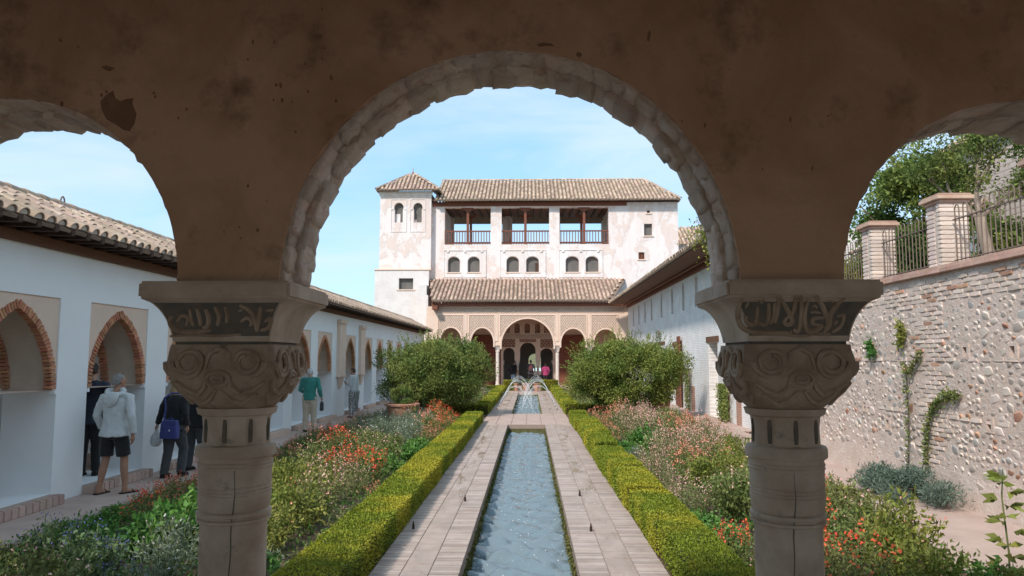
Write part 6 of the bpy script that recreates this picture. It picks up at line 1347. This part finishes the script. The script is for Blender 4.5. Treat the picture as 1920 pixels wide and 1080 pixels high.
    for s, nm in ((-1, 'L'), (1, 'R')):
        hip = Vector((s * .088, 0, .90)); kn = Vector(J['kn' + nm]); an = Vector(J['an' + nm]); w_ = bottom_wide
        if shorts: G.tube([hip + Vector((0, 0, .05)), hip, (hip + kn) / 2, hip * .12 + kn * .88], [.10, .103, .10, .098], 14)
        else: G.tube([hip + Vector((0, 0, .05)), hip, (hip + kn) / 2, kn, (kn + an) / 2, an * .92 + kn * .08, an - Vector((0, 0, .015))], [.10, .104 * w_, .092 * w_, .076 * w_, .070 * w_, .066 * w_, .068 * w_], 14)
    link('shorts' if shorts else 'trousers', remesh(G, 'bottom', bottom, vox, .009, 10, seed + 5), None, t)
    for s, nm in ((-1, 'L'), (1, 'R')):
        an = Vector(J['an' + nm]); ft = Vector(J.get('ft' + nm, (0, 1, 0))).normalized(); side = ft.cross(Vector((0, 0, 1))); S = MB(); z0 = -.082
        ol = [(-.075, .03), (-.05, .038), (.06, .042), (.15, .050), (.20, .034), (.215, .012)]
        q = [an + ft * a + side * w_ + Vector((0, 0, z0)) for a, w_ in ol] + [an + ft * a - side * w_ + Vector((0, 0, z0)) for a, w_ in reversed(ol)]
        S.rings([q, [p + Vector((0, 0, .018)) for p in q]])
        if sandals: S.tube([an + ft * .12 + side * .045 + Vector((0, 0, -.065)), an + ft * .10 + side * .02 + Vector((0, 0, -.03)), an + ft * .10 - side * .02 + Vector((0, 0, -.03)), an + ft * .12 - side * .045 + Vector((0, 0, -.065))], .008, 6)
        else: S.tube([an - ft * .05 + Vector((0, 0, -.045)), an + ft * .03 + Vector((0, 0, -.035)), an + ft * .12 + Vector((0, 0, -.052)), an + ft * .19 + Vector((0, 0, -.06))], [.042, .046, .044, .028], 10)
        link('sandal' if sandals else 'shoe', S.mesh('shoe', shoes, smooth=50), None, t)
    Hr = MB()
    pr2 = [(-.045, .06, .06, -.045), (-.01, .076, .082, -.030), (.03, .082, .094, -.016), (.07, .074, .090, -.008), (.105, .052, .066, -.010), (.128, .016, .02, -.012)]
    Hr.rings([[hp(a * math.cos(2 * pi * i / 18), oy + (b_ if math.sin(2 * pi * i / 18) < 0 else b_ * (.55 if z < .06 else .95)) * math.sin(2 * pi * i / 18), z) for i in range(18)] for z, a, b_, oy in pr2])
    if long_hair:
        Hr.rings([[hp(a * math.cos(2 * pi * i / 16), oy + b_ * math.sin(2 * pi * i / 16), z) for i in range(16)] for z, a, b_, oy in ((.05, .078, .06, -.035), (-.02, .088, .055, -.045), (-.02 - long_hair * .6, .090, .05, -.06), (-.02 - long_hair, .06, .035, -.065))])
    link('hair', remesh(Hr, 'hair', hair, vox * .8, .006, 30, seed + 2, 1), None, t)
    if hood:
        hh = MB(); n0 = nk + Vector((0, -.02, 0)); hh.tube([n0 + Vector((.12 * math.cos(a), .075 * math.sin(a) - .02, .015 + (.03 if math.sin(a) > 0 else -.03))) for a in [2 * pi * i / 20 for i in range(20)]], .038, 10, close=True)
        hh.rings([ell((0, -.10, 1.47), .10, .045, 14), ell((0, -.13, 1.40), .12, .05, 14), ell((0, -.135, 1.32), .10, .035, 14), ell((0, -.13, 1.27), .04, .018, 14)]); link('hood', remesh(hh, 'hood', top, vox, .008, 14, seed + 9), None, t)
    return t
WALK = dict(elL=(-.27, -.03, 1.13), wrL=(-.30, .02, .90), elR=(.28, -.05, 1.13), wrR=(.31, -.02, .89), knL=(-.09, .04, .48), anL=(-.09, -.02, .083), knR=(.10, .10, .50), anR=(.12, .12, .083))
def foot(px, py, z=.02): p = atZ(px, py, z); return (p.x, p.y, z)
# man in the pale jacket
g = foot(209, 926); W = dict(WALK); W.update(hem=.83, knL=(-.125, .02, .50), anL=(-.16, -.06, .083), ftL=(.1, 1, 0), knR=(.13, .07, .50), anR=(.17, .05, .083), ftR=(.45, .9, 0), elR=(.28, -.04, 1.12), wrR=(.285, .0, .86), elL=(-.285, .0, 1.13), wrL=(-.27, .12, .92), lean=.03, turn=0)
W.pop('turn'); person('grey haired man in pale hooded windbreaker and black shorts walking away', (g[0], g[1], .02), R(-4), 1.76, W, 'cloth_white', 'cloth_black', 'hair_grey', 'skin_tan', vox=.0105, hood=True, shorts=True, coat=1.0, sandals=True, turn=-.5, seed=3)
# woman in black with the blue bag
g = foot(322, 895); W = dict(WALK); W.update(elL=(-.26, -.02, 1.15), wrL=(-.36, .02, .93), elR=(.26, -.04, 1.14), wrR=(.24, .05, .92), knL=(-.08, -.02, .48), anL=(-.10, -.09, .083), knR=(.10, .16, .50), anR=(.12, .08, .10), hem=.82, lean=.05, head=(-.03, .09, 1.60))
wm_ = person('blond woman in black jacket and charcoal trousers carrying bags', (g[0], g[1], .02), R(-12), 1.62, W, 'cloth_black', 'cloth_charcoal', 'hair_blond', vox=.0115, long_hair=.12, coat=.7, bottom_wide=1.12, seed=7)
k = 1.62 / 1.75; rz = Matrix.Rotation(R(-12), 3, 'Z'); wl_ = lambda v: Vector((g[0], g[1], .02)) + rz @ (Vector(v) * k)
bg_ = thing('shoulder_bag', 'blue shoulder bag on a strap across the black jacket', 'bag', tuple(wl_((.07, -.20, .86))), R(-12)); b = MB()
b.rings([[(-.16 * s, -.045, z), (.16 * s, -.045, z), (.16 * s, .045, z), (-.16 * s, .045, z)] for s, z in ((.96, -.14), (1.0, -.12), (.98, .0), (.86, .13), (.78, .16))]); link('body', remesh(b, 'bag', 'cloth_blue', .01, .008, 12, 4), None, bg_)
b = MB(); b.tube([(-.12, 0, .14), (-.14, .06, .36), (-.16, .06, .52), (-.12, .15, .60), (.02, .2, .60)], .014, 6); b.tube([(.1, 0, .14), (.0, .02, .20), (-.12, .0, .15)], .010, 6); link('strap', b.mesh('strap', 'cloth_blue', smooth=True), None, bg_); link('badge', MB().lathe([(.016, 0), (.016, .006)], n=10).mesh('badge', 'cloth_white'), None, bg_, (.04, -.062, .0), (pi / 2, 0, 0))
hp_ = wl_((-.365, .03, .845)); pbg = thing('plastic_bag', 'bulging pale plastic bag hanging from the left hand', 'bag', tuple(hp_), 0); b = MB()
b.rings([ell((0, 0, 0), .02, .015, 14), ell((-.01, 0, -.05), .045, .03, 14), ell((-.02, 0, -.12), .085, .06, 14), ell((-.02, 0, -.20), .10, .075, 14), ell((-.02, 0, -.26), .08, .06, 14), ell((-.02, 0, -.285), .03, .03, 14)]); link('body', remesh(b, 'bag', 'plastic_bag', .009, .010, 22, 8), None, pbg); b = MB(); b.tube([(0, 0, -.02), (.01, .02, .05), (.015, .0, .07), (.01, -.02, .05), (0, 0, -.02)], .006, 5); link('handle', b.mesh('handle', 'plastic_bag'), None, pbg)
# companion half hidden by the left column
g = foot(362, 882); W = dict(WALK); W.update(elR=(.29, -.08, 1.15), wrR=(.37, -.14, .93), hem=.82)
person('dark clothed walker mostly hidden behind the left column, one arm showing', (g[0], g[1], .02), R(-10), 1.60, W, 'cloth_black', 'cloth_charcoal', 'hair_grey', vox=.013, coat=.6, seed=11)
# man standing inside the second arch
p = atX(171, 760, -7.0); W = dict(WALK); W.update(knL=(-.09, .02, .49), anL=(-.1, 0, .083), knR=(.09, .02, .49), anR=(.1, 0, .083), hem=.80)
person('dark haired man in navy jacket standing inside the white arch', (p.x, p.y, FZ), R(15), 1.78, W, 'cloth_navy', 'cloth_black', 'hair_dark', vox=.013, coat=.5, seed=13)
# man in the green shirt
p = atX(579, 800, -5.95); W = dict(WALK); W.update(elL=(-.27, .05, 1.12), wrL=(-.22, .25, 1.05), fdL=(.1, 1, .1), elR=(.28, -.03, 1.12), wrR=(.30, .08, .92), knL=(-.09, .03, .49), anL=(-.11, .0, .083), knR=(.10, .06, .49), anR=(.13, .05, .083), hem=.85, lean=.06, head=(-.03, .11, 1.58))
gm_ = person('white haired man in green shirt and beige trousers strolling away', (p.x, p.y, .02), R(0), 1.76, W, 'cloth_green', 'cloth_beige', 'hair_white', vox=.013, bottom_wide=1.1, coat=.35, seed=17)
hb_ = thing('hand_bag', 'small dark bag hanging beside the beige trousers', 'bag', (p.x + .31, p.y + .10, .84)); b = MB(); b.rings([ell((0, 0, 0), .03, .03, 12), ell((0, 0, -.06), .055, .04, 12), ell((0, 0, -.22), .06, .05, 12), ell((0, 0, -.26), .04, .03, 12)]); link('body', remesh(b, 'bag', 'cloth_charcoal', .012, .006, 14, 2), None, hb_); b = MB(); b.tube([(0, 0, -.02), (-.01, .02, .08), (-.01, -.02, .1)], .008, 5); link('handle', b.mesh('handle', 'cloth_black'), None, hb_)
# woman with the telephone
p = atX(663, 790, -5.9); W = dict(WALK); W.update(elL=(-.24, .03, 1.13), wrL=(-.08, .22, 1.16), fdL=(.2, .8, .3), elR=(.24, .05, 1.12), wrR=(.07, .24, 1.14), fdR=(-.2, .8, .3), knL=(-.10, .03, .49), anL=(-.12, .0, .083), knR=(.10, .0, .49), anR=(.12, .02, .083), hem=.90, head=(0, .07, 1.59))
pw = person('woman in pale top and black and white patterned trousers looking at her phone', (p.x, p.y, .02), R(75), 1.70, W, 'cloth_white', 'cloth_pattern', 'hair_brown', vox=.013, bottom_wide=1.45, seed=19)
rz = Matrix.Rotation(R(75), 3, 'Z'); q = Vector((p.x, p.y, .02)) + rz @ (Vector((0, .335, 1.19)) * (1.70 / 1.75)); ph = thing('phone', 'dark phone held in both hands', 'phone', tuple(q), R(75)); o = link('case', MB().bbox(-.04, .04, -.006, .006, -.08, .08, .004).mesh('case', 'rubber'), None, ph, (0, 0, 0), (R(-35), 0, 0)); link('display', MB().box(-.035, .035, -.0075, -.0062, -.074, .074).mesh('display', 'dim_pane'), None, ph, (0, 0, 0), (R(-35), 0, 0))
# three visitors under the portico
for k, (px, Y_, H_, lab, tp, bt_, hr, lean, rz_, lh) in enumerate(((962, 51.0, 1.62, 'visitor in black jacket and pale jeans bending by the left inner arch', 'cloth_black', 'cloth_jeans', 'hair_dark', .16, -.5, 0), (995, 50.4, 1.68, 'visitor in dark coat with maroon backpack in the middle arch', 'cloth_charcoal', 'cloth_black', 'hair_dark', .02, 0, 0), (1022.5, 50.6, 1.48, 'visitor in magenta coat under the right inner arch', 'cloth_magenta', 'cloth_black', 'hair_dark', .03, .1, .16))):
    W = dict(WALK); W.update(lean=lean, hem=.78, wrL=(-.27, .12, .93), wrR=(.28, .10, .93), knL=(-.09, .02, .49), anL=(-.1, 0, .083), knR=(.09, .02, .49), anR=(.1, 0, .083)); person(lab, (ux(px, Y_), Y_, PF), rz_, H_, W, tp, bt_, hr, vox=.02, coat=.8, long_hair=lh, seed=23 + k)
bp = thing('backpack', 'maroon backpack on the visitor in the middle arch', 'backpack', (ux(995, 50.4), 50.4 - .19, PF + 1.12)); b = MB(); b.rings([ell((0, 0, -.2), .09, .05, 14), ell((0, 0, -.15), .14, .08, 14), ell((0, 0, .05), .14, .08, 14), ell((0, 0, .17), .10, .06, 14), ell((0, 0, .21), .04, .03, 14)]); link('body', remesh(b, 'bag', 'cloth_maroon', .02, .005, 12, 2), None, bp); link('pocket', MB().bbox(-.09, .09, -.10, -.07, -.15, .0, .01).mesh('pocket', 'cloth_charcoal'), None, bp)
